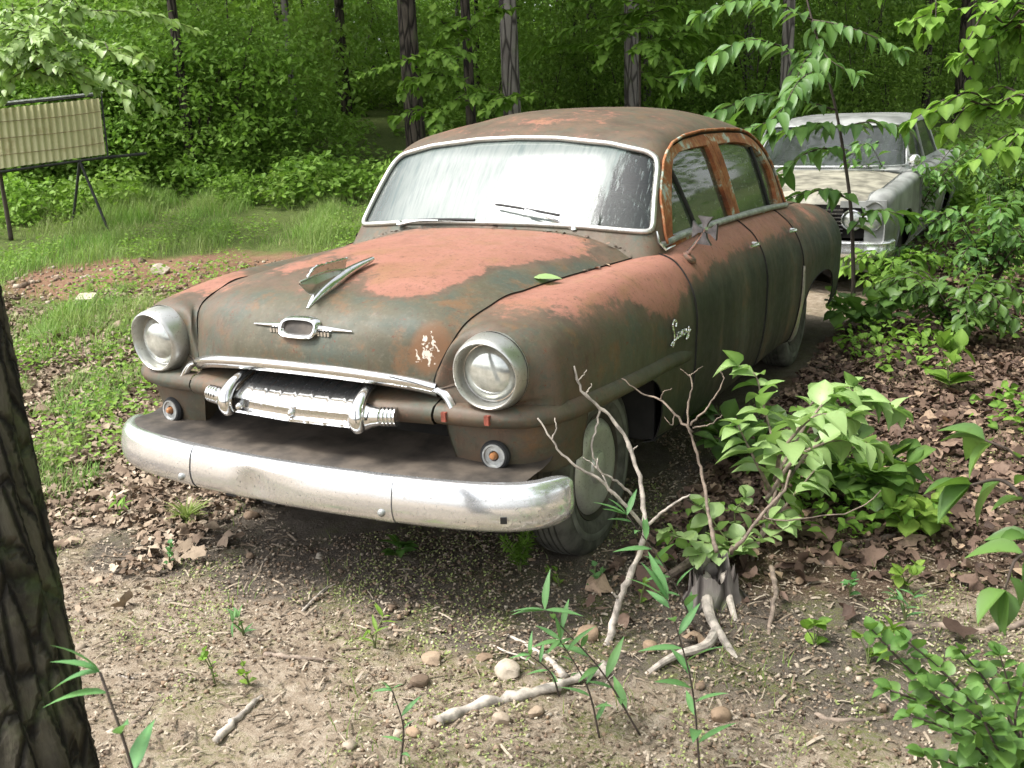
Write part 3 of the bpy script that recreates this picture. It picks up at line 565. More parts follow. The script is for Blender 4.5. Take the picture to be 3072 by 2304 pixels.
# windshield glass and its plated surround
V, F = clip(*FULLR, lambda V: fWS(V)+.004); Nn = vnorm(V, F); gl = MB().add(V-Nn*.008, F).out('windshield', M['wsglass'], car)
rim_tube('windshield_trim', FULLR, lambda V: fWS(V)-.008, .0125, M['dullchrome'], gl, off=.003)
V, F = clip(*FULLR, lambda V: fRW(V)+.004); MB().add(V-vnorm(V, F)*.008, F).out('rear_window', M['sideglass'], car)
for sx in (1, -1):
    fs = (lambda VF: VF) if sx > 0 else (lambda VF: inv(*VF))
    half = clip(*SH, lambda V: fO(V)-.007); Nn = vnorm(*half); half = (half[0]-Nn*.004, half[1])
    split = lambda V: V[:, 1]-(1.768-.40*(V[:, 2]-1.03))
    fr = clip(*half, lambda V: -fW(V)); fr = clip(*fr, lambda V: V[:, 2]-1.005)
    for nm, sg in (('front_door_frame', -1), ('rear_door_frame', 1)):
        a = clip(*fr, lambda V: sg*split(V)-.003); k = solid(*fs(a), rim=.028); k.out(nm, M['rust'], car, sharp=40)
    for nm, pl in (('front_side_window', GL1), ('rear_side_window', GL2)):
        a = clip(*SH, lambda V: np.where(np.abs(V[:, 0]) > .45, sdpoly(V[:, 1], V[:, 2], pl), -1)+.01); a = (a[0]-vnorm(*a)*.024, a[1]); g = MB().add(*fs(a)).out(nm, M['sideglass'], car)
        b = MB(); ln = [(.985, 1.355), (1.185, 1.035)] if pl is GL1 else [(2.29, 1.36), (2.43, 1.02)]
        P = []
        for t in np.linspace(0, 1, 10):
            y, z = ln[0][0]*(1-t)+ln[1][0]*t, ln[0][1]*(1-t)+ln[1][1]*t; P.append((np.interp(z, [l[0] for l in LV], [l[1] for l in LV])*sx-.018*sx, y, z))
        b.tube(P, .009, 6).out('window_divider', M['black'], g)
    rim_tube('drip_rail', fs(SH) if sx > 0 else inv(*SH), lambda V: fO(V)+.004, .007, M['rust'], roof, zmin=1.02, off=.006)
    # window sill strip with its dull plating
    P = curve([(.752,.675,1.035),(.756,.95,1.047),(.762,1.4,1.047),(.765,1.9,1.040),(.762,2.4,1.026),(.755,2.78,1.008)], 40)*[sx, 1, 1]
    G = np.array([[p+np.array([sx*a, 0, b]) for a, b in ((-.02, .008), (.000, .009), (.009, .004), (.013, -.006), (.010, -.015), (0, -.02))] for p in P]); MB().grid(G, flip=sx < 0).out('belt_moulding', M['grime'], car, sharp=45)
MB().tube([(.742,.672,1.09),(.752,.672,1.045),(.775,.685,1.015),(.775,.80,1.018)], [.004,.006,.006,.003], 6).out('pillar_trim', M['chrome'], car)
# ---- grille bar, its chrome centre, guards
bp = curve([(-.508,-.697,.667),(-.3,-.722,.667),(0,-.735,.667),(.3,-.722,.667),(.508,-.697,.667)], 40)
pf = [(-.14, .062), (-.08, .052), (-.03, .036), (.006, .024), (.020, .004), (.018, -.014), (.004, -.034), (-.04, -.046), (-.10, -.05)]
G = np.array([[p+np.array([0, -a, b]) for a, b in pf] for p in bp]); bar = MB().grid(G).out('grille_bar', M['paint'], car, attrs=AT('driver'), sharp=60)
pr_ = [(-.58,.744),(-.62,.740),(-.68,.724),(-.735,.703),(-.770,.682),(-.782,.670),(-.785,.661),(-.778,.651),(-.780,.628),(-.793,.620),(-.790,.610),(-.75,.608)]
G = []
for x in np.linspace(-.262, .262, 73):
    rib = -.004 if abs(((x+.262)/.0655) % 1-.5) > .44 else 0
    G.append([(x, y+(.02*abs(x)/.26)+rib*.4, z+(rib if i in (1, 2, 3, 4) else 0)) for i, (y, z) in enumerate(pr_)])
cb = MB().grid(np.array(G)).out('grille_centre', M['chrome'], car, sharp=40)
for x, zz in ((-.225, .636), (0, .636)): MB().lathe([(0, .016), (.008, .014), (.013, .006), (.011, 0)], 14, Matrix.Translation((x, -.777, zz)) @ Matrix(rot_align((0, 0, 1), (0, -1, 0)).tolist()).to_4x4()).out('grille_bolt', M['chrome'], cb)
for sx in (1, -1):
    P = curve([(.252,-.585,.752),(.258,-.65,.742),(.266,-.715,.725),(.272,-.765,.698),(.275,-.792,.662),(.275,-.794,.634),(.274,-.782,.614),(.273,-.765,.606)], 30)*[sx, 1, 1]
    rr = np.interp(np.linspace(0, 1, 30), [0, .3, .6, .8, .93, 1], [.011, .016, .022, .028, .024, .010]); MB().tube(P, rr, 16, sq=.8).out('grille_guard', M['chrome'], car)
    P = curve([(.285,-.748,.648),(.32,-.745,.650),(.35,-.742,.652),(.393,-.735,.654)], 26)*[sx, 1, 1]
    rr = np.interp(np.linspace(0, 1, 26), [0, .2, .45, 1], [.040, .031, .026, .025]); k = np.arange(26) > 12; rr = rr+np.where(k, .0025*np.sign(np.sin(np.arange(26)*2.1)), 0)
    MB().tube(P, rr, 16, sq=1.15).out('grille_tube', M['chrome'], car, sharp=30)
# dark radiator opening and gravel pan behind the bumper
bpx = np.array([0, .25, .42, .60, .72, .80, .858, .895, .920, .935, .941]); bpy_ = np.array([-.888, -.878, -.864, -.842, -.818, -.790, -.755, -.718, -.675, -.635, -.60])
bpath = curve(np.stack([bpx, bpy_, np.full(11, .40)], 1), 90)
MB().box((0, -.50, .62), (1.06, .02, .34)).box((0, -.56, .745), (.95, .12, .01)).out('radiator_support', M['dark'], car)
G = []
for x in np.linspace(-.84, .84, 60):
    yb = np.interp(abs(x), bpath[:, 0], bpath[:, 1])+.022; y1 = -.50 if abs(x) < .5 else np.interp(abs(x), [.5, .9], [-.56, -.50])
    m_ = 0.012*math.exp(-((x+.02)/.05)**2)
    G.append([(x, yb, .478), (x, yb+.03, .497), (x, yb+(y1-yb)*.35, .500+m_), (x, yb+(y1-yb)*.62, .500+m_), (x, yb+(y1-yb)*.85, .510), (x, y1, .535), (x, y1+.01, .60)])
MB().grid(np.array(G)).out('gravel_pan', M['pan'], car, sharp=50)
# ---- bumper
full = np.concatenate([(bpath*[-.962, 1, 1])[::-1], bpath[1:]]); T = np.gradient(full, axis=0); T /= np.linalg.norm(T, axis=1)[:, None]; O = np.cross(T, [0, 0, 1.])
pf = curve([(-.052,.492,0),(-.028,.500,0),(-.008,.497,0),(.006,.480,0),(.015,.450,0),(.020,.418,0),(.017,.385,0),(.006,.360,0),(-.012,.346,0),(-.042,.341,0)], 30)[:, :2]
G = []
for i, p in enumerate(full):
    x = p[0]; dd = .020*math.exp(-((x+.10)/.05)**2)+.010*math.exp(-((x+.02)/.10)**2); sp_ = 1 if abs(x) < .94 else 1
    endk = min(i, len(full)-1-i)/7; e = 1 if endk >= 1 else math.sqrt(1-(1-endk)**2)*.75+.25
    G.append([np.array([p[0], p[1], 0])+O[i]*(a*e-dd*math.exp(-((z-.40)/.05)**2))+np.array([0, 0, .42+(z-.42)*(.6+.4*e)]) for a, z in pf])
G = np.array(G); Vb, Fb = gridVF(G, False); bm = solid(Vb, Fb, rim=.004); bum = bm.out('front_bumper', M['bumper'], car, sharp=70)
for x0 in (-.418, .418):
    i = [k for k, p in enumerate(full) if abs(p[0]-x0) < .042]; Gs = G[i]; Nn = O[i][:, None]*.0035
    MB().grid(Gs+Nn).out('bumper_joint', M['bumper'], bum, sharp=70)
    k = np.argmin(np.abs(full[:, 0]-x0)); MB().lathe([(.0, .012), (.008, .010), (.0125, .004), (.013, -.004)], 16, Matrix.Translation(G[k][np.argmin(np.abs(pf[:, 1]-.392))]+O[k]*.004) @ Matrix(rot_align((0, 0, 1), O[k]).tolist()).to_4x4()).out('bumper_bolt', M['grime'], bum)
def on_bumper(x, z, off=.003):
    k = np.argmin(np.abs(full[:, 0]-x)); j = np.argmin(np.abs(pf[:, 1]-z)); return G[k][j]+O[k]*off, O[k], T[k]
for x, z, w_, h_ in ((.795, .398, .020, .020), (-.82, .410, .014, .020), (-.20, .352, .05, .008), (-.04, .348, .055, .008)):
    p, o_, t_ = on_bumper(x, z); up = np.array([0, 0, 1.]) if z > .34 else np.array(-o_*.45+np.array([0, 0, .9]))*-1
    q_ = [p+t_*a*w_/2+up*b*h_/2+o_*.001 for a, b in ((-1, -1), (1, -1), (1, 1), (-1, 1))]
    MB().add(q_, [(0, 1, 2, 3)]).out('bumper_hole', M['dark'], bum, smooth=False, sharp=None)
# ---- wheels
def wheel(x, y, z, sx, flat=.0):
    t = MB(); prof = [(.192, .060), (.205, .074), (.235, .084), (.275, .086), (.305, .078), (.322, .064), (.330, .050), (.3305, .046), (.324, .044), (.324, .040), (.3315, .038), (.3325, .022), (.3255, .020), (.3255, .016), (.333, .014), (.333, -.002), (.326, -.004), (.326, -.008), (.333, -.010), (.3325, -.026), (.3255, -.028), (.3255, -.032), (.331, -.034), (.328, -.052), (.318, -.068), (.29, -.082), (.24, -.086), (.20, -.07), (.19, -.06)]
    Mx = Matrix.Translation((x, y, z)) @ Matrix.Rotation(R_(90*sx), 4, 'Y'); t.lathe(prof, 64, Mx)
    V = np.concatenate(t.V); lowk = np.clip((.06+z-.33-V[:, 2])/.08, 0, 1); V[:, 0] += sx*.018*lowk*np.sign((V[:, 0]-x)*sx); V[:, 2] = np.maximum(V[:, 2], z-.318); t.V = [V]
    w_ = t.out('wheel', M['tyre'], car, sharp=30)
    MB().lathe([(.246, .0868), (.250, .0885), (.268, .0885), (.272, .087)], 48, Mx).out('whitewall', M['whitewall'], w_)
    MB().lathe([(.196, .052), (.203, .066), (.198, .074), (.188, .066), (.175, .058), (.16, .060)], 48, Mx).out('rim', M['pan'], w_)
    MB().lathe([(.0, .094), (.03, .093), (.055, .086), (.062, .076), (.085, .072), (.120, .082), (.150, .082), (.172, .070), (.181, .058)], 48, Mx).out('hubcap', M['hub'], w_)
    return w_
M['hub'] = chrome('tarnished_hubcap', 1.2, (.66, .66, .60), .38, .3, .6)
wheel(.700, -.03, .312, 1); wheel(-.700, -.03, .312, -1); wheel(.715, 2.93, .345, 1); wheel(-.715, 2.93, .345, -1)
MB().box((0, 1.55, .33), (1.66, 2.25, .10)).box((0, 3.45, .48), (1.4, .9, .16)).box((0, -.15, .38), (.75, .66, .16)).box((0, -.03, .31), (1.3, .08, .07)).box((0, 2.93, .34), (1.3, .10, .10)).out('chassis', M['dark'], car, smooth=False, sharp=None)
for sx in (1, -1):
    MB().box((sx*.50, -.03, .62), (.02, .86, .56)).box((sx*.675, .335, .57), (.37, .02, .50)).out('wheel_well', M['dark'], car, smooth=False, sharp=None); MB().box((sx*.50, 2.93, .60), (.02, .95, .6)).box((sx*.69, 2.46, .58), (.40, .02, .5)).out('wheel_well', M['dark'], car, smooth=False, sharp=None)
# ---- interior
mb = MB(); mb.box((0, .98, .99), (1.36, .34, .06)).box((0, .84, .93), (1.34, .10, .12)); mb.out('dashboard', M['dark'], car)
for y in (1.62, 2.50):
    P = [(y-.42, .62), (y-.40, .70), (y-.1, .72), (y+.02, .76), (y+.10, 1.0), (y+.14, 1.07), (y+.19, 1.05), (y+.20, .62)]
    mb = MB().grid(np.array([[(x, a, b) for a, b in P] for x in (-.66, -.62, 0, .62, .66)])); mb.out('bench_seat', M['seat'], car, sharp=60)
sw = MB(); th = np.linspace(0, 2*np.pi, 33); Rm = np.array(Matrix.Rotation(R_(-62), 3, 'X')); C_ = np.array([.36, 1.16, 1.03])
sw.tube(np.array([Rm@np.array([.20*math.cos(a), .20*math.sin(a), 0])+C_ for a in th]), .011, 8); sw.tube([C_+Rm@np.array([-.19, 0, 0]), C_, C_+Rm@np.array([.19, 0, 0])], .009, 6); sw.tube([C_, C_+np.array([0, -.25, -.16])], .02, 8); sw.out('steering_wheel', M['seat'], car)
# ---- wipers, handles, script, stone guard, mirror
def wiper(P0, P1, B0, B1):
    m_ = MB().tube(curve([P0, (np.array(P0)+P1)/2+[0, -.008, .008], P1], 8), [.010, .008, .007, .006, .006, .005, .005, .004], 8); m_.lathe([(0, .02), (.012, .018), (.016, 0)], 12, Matrix.Translation(P0)); w_ = m_.out('wiper', M['chrome'], car)
    MB().tube(curve([B0, (np.array(B0)+B1)/2+[0, -.004, .003], B1], 8), .006, 6).out('wiper_blade', M['black'], w_)
def wsurf(x, z, off=.014):      # point just in front of the windshield
    zz = [l[0] for l in LV]; yf = np.interp(z, zz, [l[2] for l in LV]); return np.array([x, yf+.16*x*x-off*1.1, z+off*.5])
wiper((.40, .618, 1.095), tuple(wsurf(.17, 1.165, .02)), tuple(wsurf(.02, 1.185)), tuple(wsurf(.33, 1.145)))
wiper((-.46, .60, 1.098), tuple(wsurf(-.24, 1.112, .022)), tuple(wsurf(-.36, 1.113)), tuple(wsurf(-.06, 1.122)))
def sidep(y, z, off=0):
    A = np.concatenate([GU.reshape(-1, 3), GL.reshape(-1, 3)]); k = np.argmin((A[:, 1]-y)**2+(A[:, 2]-z)**2); return A[k]+[off, 0, 0]
for y, z in ((1.60, .925), (2.36, .905)):
    for sx in (1, -1):
        a, b = sidep(y-.09, z, .012), sidep(y+.05, z, .030); c = sidep(y+.05, z, .0)
        m_ = MB().tube(np.array([b, (a+b)/2+[.022, 0, .004], a+[.016, 0, 0]])*[sx, 1, 1], [.011, .010, .007], 8); m_.tube(np.array([c, b])*[sx, 1, 1], .010, 8); m_.out('door_handle', M['chrome'], car)
# chromed script on the front fender: Savoy
def script(S_, w0, parent):
    mb = MB()
    for st in S_:
        P = curve([(u, v, 0) for u, v in st], 10*len(st)); Q = []
        for u, v, _ in P: q = sidep(.335+u*.225, .70+v*.09-.010*u, .006); Q.append((q[0], .335+u*.225, .70+v*.09-.010*u))
        Q = np.array(Q); Q[:, 0] = np.interp(Q[:, 1], [.3, .6], [.927, .929]); mb.tube(Q, .0042, 6)
    return mb.out('name_script', M['chrome'], parent)
script([[(.20,.75),(.22,.95),(.14,1.05),(.06,.95),(.07,.70),(.13,.40),(.12,.12),(.05,-.05),(-.02,.02),(.05,.12),(.18,.16),(.26,.26)],
        [(.36,.42),(.30,.45),(.26,.32),(.29,.20),(.35,.30),(.38,.44),(.38,.24),(.44,.24)],
        [(.44,.46),(.48,.24),(.54,.46),(.58,.42)],
        [(.62,.46),(.58,.36),(.61,.24),(.67,.26),(.69,.38),(.65,.46),(.62,.46)],
        [(.74,.48),(.75,.30),(.82,.28),(.86,.48),(.86,.30),(.82,.02),(.76,-.02),(.78,.10),(.96,.34)]], .08, fen if False else car)
# stone guard on the rear fender's leading edge
P = np.array([sidep(2.46, z, .004) for z in np.linspace(.25, .70, 24)]); P[:, 1] = 2.462-.05*np.clip(.70-P[:, 2], 0, 1)
wdt = np.interp(np.linspace(0, 1, 24), [0, .55, .8, 1], [.055, .06, .045, .004]); G = np.array([[P[i]+[.001, 0, 0], P[i]+[.010, wdt[i]*.35, 0], P[i]+[.008, wdt[i]*.8, 0], P[i]+[-.004, wdt[i], 0]] for i in range(24)])
MB().grid(G, flip=True).out('stone_guard', M['dullchrome'], car); MB().grid(G*[-1, 1, 1]).out('stone_guard', M['dullchrome'], car)
# cross shaped door mirror on its stalk
mb = MB(); c0 = np.array([.935, .70, 1.095]); Rx = np.array((Matrix.Rotation(R_(-14), 3, 'Z') @ Matrix.Rotation(R_(8), 3, 'Y')).to_3x3())
for k in range(4):
    a = k*np.pi/2+.08; ca, sa = math.cos(a), math.sin(a); pts = []
    for u, v in ((.008, -.007), (.03, -.013), (.056, -.034), (.056, .034), (.03, .013), (.008, .007)):
        pts.append((u*ca-v*sa, 0, u*sa+v*ca))
    pts = np.array(pts)@Rx.T; mb.add(np.concatenate([pts+c0+Rx@np.array([0, -.006, 0]), pts+c0+Rx@np.array([0, .006, 0])]), [(0, 1, 2, 3, 4, 5), (11, 10, 9, 8, 7, 6)]+[(i, i+6, (i+1) % 6+6, (i+1) % 6) for i in range(6)])
M['mirror'] = simple('dark_tarnished_metal', (.13, .13, .13), .35, .8, .3, 30); mir = mb.out('side_mirror', M['mirror'], car, smooth=False, sharp=None)
MB().tube([(.83,.80,.985),(.875,.765,1.03),(.93,.705,1.09),(.945,.69,1.105)], [.012,.008,.008,.010], 8).out('mirror_arm', M['chrome'], mir)
MB().lathe([(0, .010), (.026, .008), (.034, 0), (.034, -.008)], 20, Matrix.Translation((.84, .80, .972)) @ Matrix(rot_align((0, 0, 1), (.6, 0, .8)).tolist()).to_4x4()).out('mirror_base', M['paint'], mir)
# ================================================================ THE PLACE
FW = -CR[:, 2]; FH = np.array([FW[0], FW[1], 0]); FH /= np.linalg.norm(FH); RH = np.array([FH[1], -FH[0], 0])
def ss(x, a, b): t = np.clip((np.asarray(x, float)-a)/(b-a), 0, 1); return t*t*(3-2*t)
def softp(t, w_=.6): t = np.asarray(t, float); return w_*np.log1p(np.exp(np.clip(t/w_, -30, 30)))
def wob(x, y, k, s): return np.sin(x*k+s)*np.cos(y*k*.83+s*1.7)+.5*np.sin(x*k*2.1+y*k*1.3+s*2.3)
def gz(x, y):
    x = np.asarray(x, float); y = np.asarray(y, float); dx, dy = x-CAM[0], y-CAM[1]; d = dx*FH[0]+dy*FH[1]; s = dx*RH[0]+dy*RH[1]
    wl = 1-ss(s, -1.5, 1.2); z = wl*softp(d-6.4)*.105+(1-wl)*(softp(d-11, 1.2)*.105+softp(d-6, .5)*.010)
    far = softp(d-26, 2)*.06; near = ss(d, 4.0, 8)
    car_ = (1-ss(np.abs(x), 1.0, 1.5))*(1-ss(np.abs(y-1.4), 2.6, 3.4))
    return z+far+(1-car_*.8)*(.012*wob(x, y, 2.1, .4)+.006*wob(x, y, 6.3, 1.9))+near*.05*wob(x, y, .55, 2.)
def W(px, py, depth):
    return CAM+CR@np.array([(px-512)/FPX*depth, -(py-384)/FPX*depth, -depth])
def gp(px, py, dz=0):
    dr = CR@np.array([(px-512)/FPX, -(py-384)/FPX, -1.]); lo, hi = .5, 60
    ts = np.linspace(.8, 60, 1500); P = CAM+dr*ts[:, None]; h = P[:, 2]-gz(P[:, 0], P[:, 1])-dz; k = np.argmax(h < 0) if (h < 0).any() else 1499
    return P[k]
def depth_of(P): return float((np.array(P)-CAM)@FW)
# ---- ground sheet: fine near the camera, coarse beyond
def ground_part():
    us = np.concatenate([np.arange(-3, 9, .05), np.arange(9, 20, .25), np.arange(20, 90, 2.)]); vs = np.concatenate([np.arange(-60, -9, 1.5), np.arange(-9, -4.5, .2), np.arange(-4.5, 4.5, .05), np.arange(4.5, 9, .2), np.arange(9, 60, 1.5)])
    U, V_ = np.meshgrid(us, vs, indexing='ij'); X = CAM[0]+U*FH[0]+V_*RH[0]; Y = CAM[1]+U*FH[1]+V_*RH[1]; Z = gz(X, Y)
    r_ = rng.normal(size=X.shape); nearw = (U < 9)*(np.abs(V_) < 4.5); Z = Z+nearw*r_*.0045
    n = U.shape; G = np.stack([X, Y, Z], -1); i = np.arange(n[0]-1)[:, None]*n[1]+np.arange(n[1]-1)[None]; F = np.stack([i, i+1, i+n[1]+1, i+n[1]], -1).reshape(-1, 4)[:, ::-1]
    x, y, d, s = X.ravel(), Y.ravel(), U.ravel(), V_.ravel()
    def blob(px, py, rx, ry=None):
        c = gp(px, py); ry = ry or rx; a, b = (x-c[0])*RH[0]+(y-c[1])*RH[1], (x-c[0])*FH[0]+(y-c[1])*FH[1]; return np.exp(-(a/rx)**2-(b/ry)**2)
    wb = .22*wob(x, y, 3.7, .9)+.12*wob(x, y, 9., .1); duff = ss(x+wb, .80, 1.3)*ss(d+wb, 2.85, 3.6)+blob(110, 480, .8, .9)*.9+blob(60, 330, 1.1, 1.2)*.5+ss(d, 9, 12)*.8+blob(830, 600, .5)*.7
    shade_soil = np.exp(-(np.maximum(np.abs(x)+wb*.6-.80, 0)/.28)**2-(np.maximum(np.abs(y-1.7)+wb*.35-2.45, 0)/.20)**2)*.95+blob(760, 640, .8, .35)*.7+blob(930, 700, .6, .4)*.6  # shade under the sedan put into the soil colour, plus dark soil at right
    red = blob(190, 276, 1.9, 1.2)*1.3+blob(70, 290, 1.4, .6)*.7; green = ss(d, 5.6, 7.4)*(1-ss(s, -1, 1.0))*1.0+ss(d, 11, 14)*.8-blob(190, 276, 1.5, .8)*1.2; duff = duff+.5*ss(d, 4.2, 5.5)*(1-ss(s, -1.2, -.2))
    moss = .35+blob(760, 700, .9, .5)+blob(300, 640, .6)*.6+blob(620, 700, .5)
    o = mk('ground', G.reshape(-1, 3), F, M['ground'], smooth=True, attrs={'duff': np.clip(duff, 0, 1), 'shade_soil': np.clip(shade_soil, 0, 1), 'red': np.clip(red, 0, 1), 'green': np.clip(green, 0, 1), 'moss': np.clip(moss, 0, 1)})
    return tag(o, kind='structure')
ground_part()
# ---- scatter machinery
def rotm(az, tilt, roll):
    """stack of matrices: columns = (side, direction, normal)"""
    ca, sa, ct, st, cr, sr = np.cos(az), np.sin(az), np.cos(tilt), np.sin(tilt), np.cos(roll), np.sin(roll)
    d = np.stack([ca*ct, sa*ct, st], -1); s0 = np.stack([-sa, ca, 0*sa], -1); n0 = np.cross(d, s0)
    s = s0*cr[:, None]+n0*sr[:, None]; n = np.cross(s, d); n = -s0*sr[:, None]+n0*cr[:, None]
    return np.stack([s, d, n], -1)
def scatter(T, TF, P, Rm, sc):
    """template verts T (k,3), faces TF (m,q) -> merged arrays"""
    N_ = len(P); V = np.einsum('nij,kj->nki', Rm, T)*np.asarray(sc).reshape(N_, 1, -1) if np.ndim(sc) == 1 else np.einsum('nij,nkj->nki', Rm, T[None]*sc[:, None, :])
    V = V+P[:, None]; F = np.asarray(TF)[None]+(np.arange(N_)*len(T))[:, None, None]; return V.reshape(-1, 3), F.reshape(-1, F.shape[-1])
DIAMOND = (np.array([[0, 0, 0], [.34, .42, .05], [0, 1, -.05], [-.34, .42, .05]]), np.array([[0, 1, 2, 3]]))
def leaf_template(kind='ovate', rows=5):
    t = np.linspace(0, 1, rows+1)
    w_ = {'ovate': .36*np.sin(np.pi*t**.8)**.9, 'lance': .11*np.sin(np.pi*t**.75), 'round': .44*np.sin(np.pi*t**.9)**.7, 'obov': .32*np.sin(np.pi*t**1.5)**.9}[kind]
    w_[0] = .01; w_[-1] = .004; z = -.30*t**2
    V = np.concatenate([np.stack([-w_, t, z+w_*.35], 1), np.stack([0*t, t, z], 1), np.stack([w_, t, z+w_*.35], 1)]); n = rows+1
    F = [(i, i+1, n+i+1, n+i) for i in range(rows)]+[(n+i, n+i+1, 2*n+i+1, 2*n+i) for i in range(rows)]
    return V, np.array(F)[:, ::-1]
LT = {k: leaf_template(k) for k in ('ovate', 'lance', 'round', 'obov')}
def lobed():
    a = np.linspace(0, 2*np.pi, 14, endpoint=False); r_ = .5*np.array([.6, .8, 1, .7, .95, .62, .9, 1.1, .85, .6, 1, .72, .95, .66])
    V = np.concatenate([[[0, .5, .06]], np.stack([r_*np.sin(a)*.8, .5-r_*np.cos(a), .10*np.cos(3*a)-.08], 1)]); return V, np.array([(0, 1+i, 1+(i+1) % 14) for i in range(14)])
LOB = lobed()
def leaves(name, P, size, m, parent=None, T=DIAMOND, az=None, tilt=(-.9, .25), roll=.5, jit=.3):
    n = len(P); az = rng.uniform(0, 2*np.pi, n) if az is None else az; Rm = rotm(az, rng.uniform(*tilt, n), rng.normal(0, roll, n)); sc = size*rng.uniform(1-jit, 1+jit, n)
    V, F = scatter(T[0], T[1], np.asarray(P), Rm, sc); return mk(name, V, F, m, parent, smooth=len(T[0]) > 5, attrs={'rnd': np.repeat(rng.uniform(0, 1, n), len(T[0])), 'mid': np.tile((np.abs(T[0][:, 0]) < .004)*1., n)})
def cluster_pts(n_cl, per, rx, rz, flat=.35, cr=.4, shell=.5, seed=0):
    g = np.random.default_rng(seed); u = g.normal(size=(n_cl, 3)); u /= np.linalg.norm(u, axis=1)[:, None]; u *= g.uniform(shell, 1, n_cl)[:, None]**.6; c = u*[rx, rx, rz]
    p = g.normal(size=(n_cl, per, 3))*[cr, cr, cr*flat]; p[..., 2] -= .18*(p[..., 0]**2+p[..., 1]**2)/cr
    return (c[:, None]+p).reshape(-1, 3)
# ---- prototypes shared by the woodland
def proto_leaves(name, P, size, m): o = leaves(name, P, size, m); me = o.data; bpy.data.objects.remove(o); return me
CROWN = [proto_leaves('crown', cluster_pts(150, 60, 2.9, 2.6, cr=.45, seed=k), .15, M['leaf_far']) for k in (1, 2, 3)]
BUSH = [proto_leaves('foliage', np.concatenate([cluster_pts(95, 62, 1.35, 1.35, cr=.25, flat=.22, shell=.25, seed=10+k), cluster_pts(30, 40, 1.0, .3, cr=.2, seed=40+k)-[0, 0, .9]]), .078, m_) for k, m_ in enumerate((M['leaf_far'], M['leaf_mid'], M['leaf_far'], M['leaf_mid']))]
LOWB = [proto_leaves('foliage', cluster_pts(34, 26, .55, .28, cr=.13, seed=70+k)+[0, 0, .25], .085, m_) for k, m_ in enumerate((M['leaf_mid'], M['leaf_far'], M['leaf_mid']))]
def trunk_mesh(h, r0, lean=(0, 0), seed=0, n=14):
    g = np.random.default_rng(seed); k = 22; t = np.linspace(0, 1, k); P = np.stack([lean[0]*t*h+.05*np.sin(t*5+seed)*t, lean[1]*t*h+.05*np.cos(t*4+seed)*t, t*h-.25], 1)
    rr = r0*(1-.45*t)*(1+.5*np.exp(-t*h/.25)); mb = MB().tube(P, rr, n)
    V = np.concatenate(mb.V); V += g.normal(size=V.shape)*r0*.035; mb.V = [V]
    for _ in range(5):
        a, z = g.uniform(0, 6.28), g.uniform(.35, .9); i = int(z*(k-1)); L = g.uniform(.8, 2.0); d = np.array([math.cos(a), math.sin(a), .55])
        mb.tube(curve([P[i], P[i]+d*L*.5, P[i]+d*L+[0, 0, .2]], 6), np.linspace(r0*.28, r0*.06, 6), 6)
    return mb
def tree(px, depth, dia, m, label, group=None, h=11, lean=(0, 0), crown=True, seed=0, name='forest_tree', cz=None):
    b = W(px, 100, depth); x, y = b[0], b[1]; r_ = empty(name, (x, y, float(gz(x, y))), 0); tag(r_, label, 'tree', group)
    trunk_mesh(h, dia/2, lean, seed).out('trunk', m, r_, sharp=None)
    if crown:
        for q in range(1 if depth < 17 else 2):
            c = link('crown', CROWN[(seed+q) % 3], r_); c.location = (lean[0]*h+random.uniform(-.6, .6), lean[1]*h+random.uniform(-.6, .6), (cz or 7.4)+q*3.0); c.rotation_euler = (0, 0, random.uniform(0, 6)); c.scale = (1.15, 1.15, 1)
    return r_
def spot(px):
    L = ((20, 'at the left edge behind the panel'), (70, 'behind the middle of the corrugated panel'), (115, 'behind the right end of the corrugated panel'), (160, 'left of the slim lone trunk'), (205, 'around the slim lone trunk'), (250, 'right of the slim lone trunk'), (300, 'above the headlight beside the grass'), (350, 'above the hood ornament'), (400, 'left of the sedan roof'),
         (450, 'by the dark furrowed trunk'), (495, 'by the thin blackish trunk'), (540, 'by the pale grey trunk'), (600, 'over the middle of the sedan roof'), (650, 'by the brownish grey trunk'), (715, 'over the right of the sedan roof'), (770, 'between the two car roofs'), (840, 'over the left of the white roof'), (900, 'over the right of the white roof'), (955, 'right of the white car roof'))
    return next((b for a, b in L if px < a), 'at the right edge of the wood')
big = [(414, 14, .27, 'bark_dark', 'dark furrowed trunk rising behind the left end of the sedan roof', .018), (471, 14.6, .145, 'bark_dark', 'thin blackish trunk between two thicker ones behind the sedan roof', .012),
 (513, 14.2, .255, 'bark_grey', 'pale grey furrowed trunk rising behind the middle of the sedan roof', .010), (632, 18, .27, 'bark_grey', 'brownish grey trunk half hidden by leaves behind the right of the sedan roof', 0),
 (592, 22, .23, 'bark_dark', 'very dark trunk deep in the wood beside the brownish grey one', 0), (186, 13.2, .13, 'bark_dark', 'slim trunk alone in the thicket right of the corrugated panel', .03),
 (680, 24, .26, 'bark_dark', 'dark trunk deep in the wood above the rear of the sedan roof', 0), (786, 15.5, .2, 'bark_grey', 'mossy trunk behind the left end of the white car roof', .0),
 (873, 24, .24, 'bark_dark', 'black trunk deep in the wood above the middle of the white car', 0), (346, 20, .2, 'bark_dark', 'dark trunk in the thicket left of the sedan roof', 0), (295, 16.5, .12, 'bark_grey', 'thin pale trunk showing above the thicket by the top edge', .02),
 (962, 19, .28, 'bark_dark', 'broad dark trunk in the wood right of the white car roof', 0)]
for i, (px, d, w_, m_, lb, ln) in enumerate(big): tree(px, d, w_, M[m_], lb, None, lean=(-ln*.8, -ln*.4), seed=i+1)
G_T = 'thin trees deep in the wood'; row = lambda d, a, b: 'front row' if d < a else ('middle row' if d < b else 'back row')
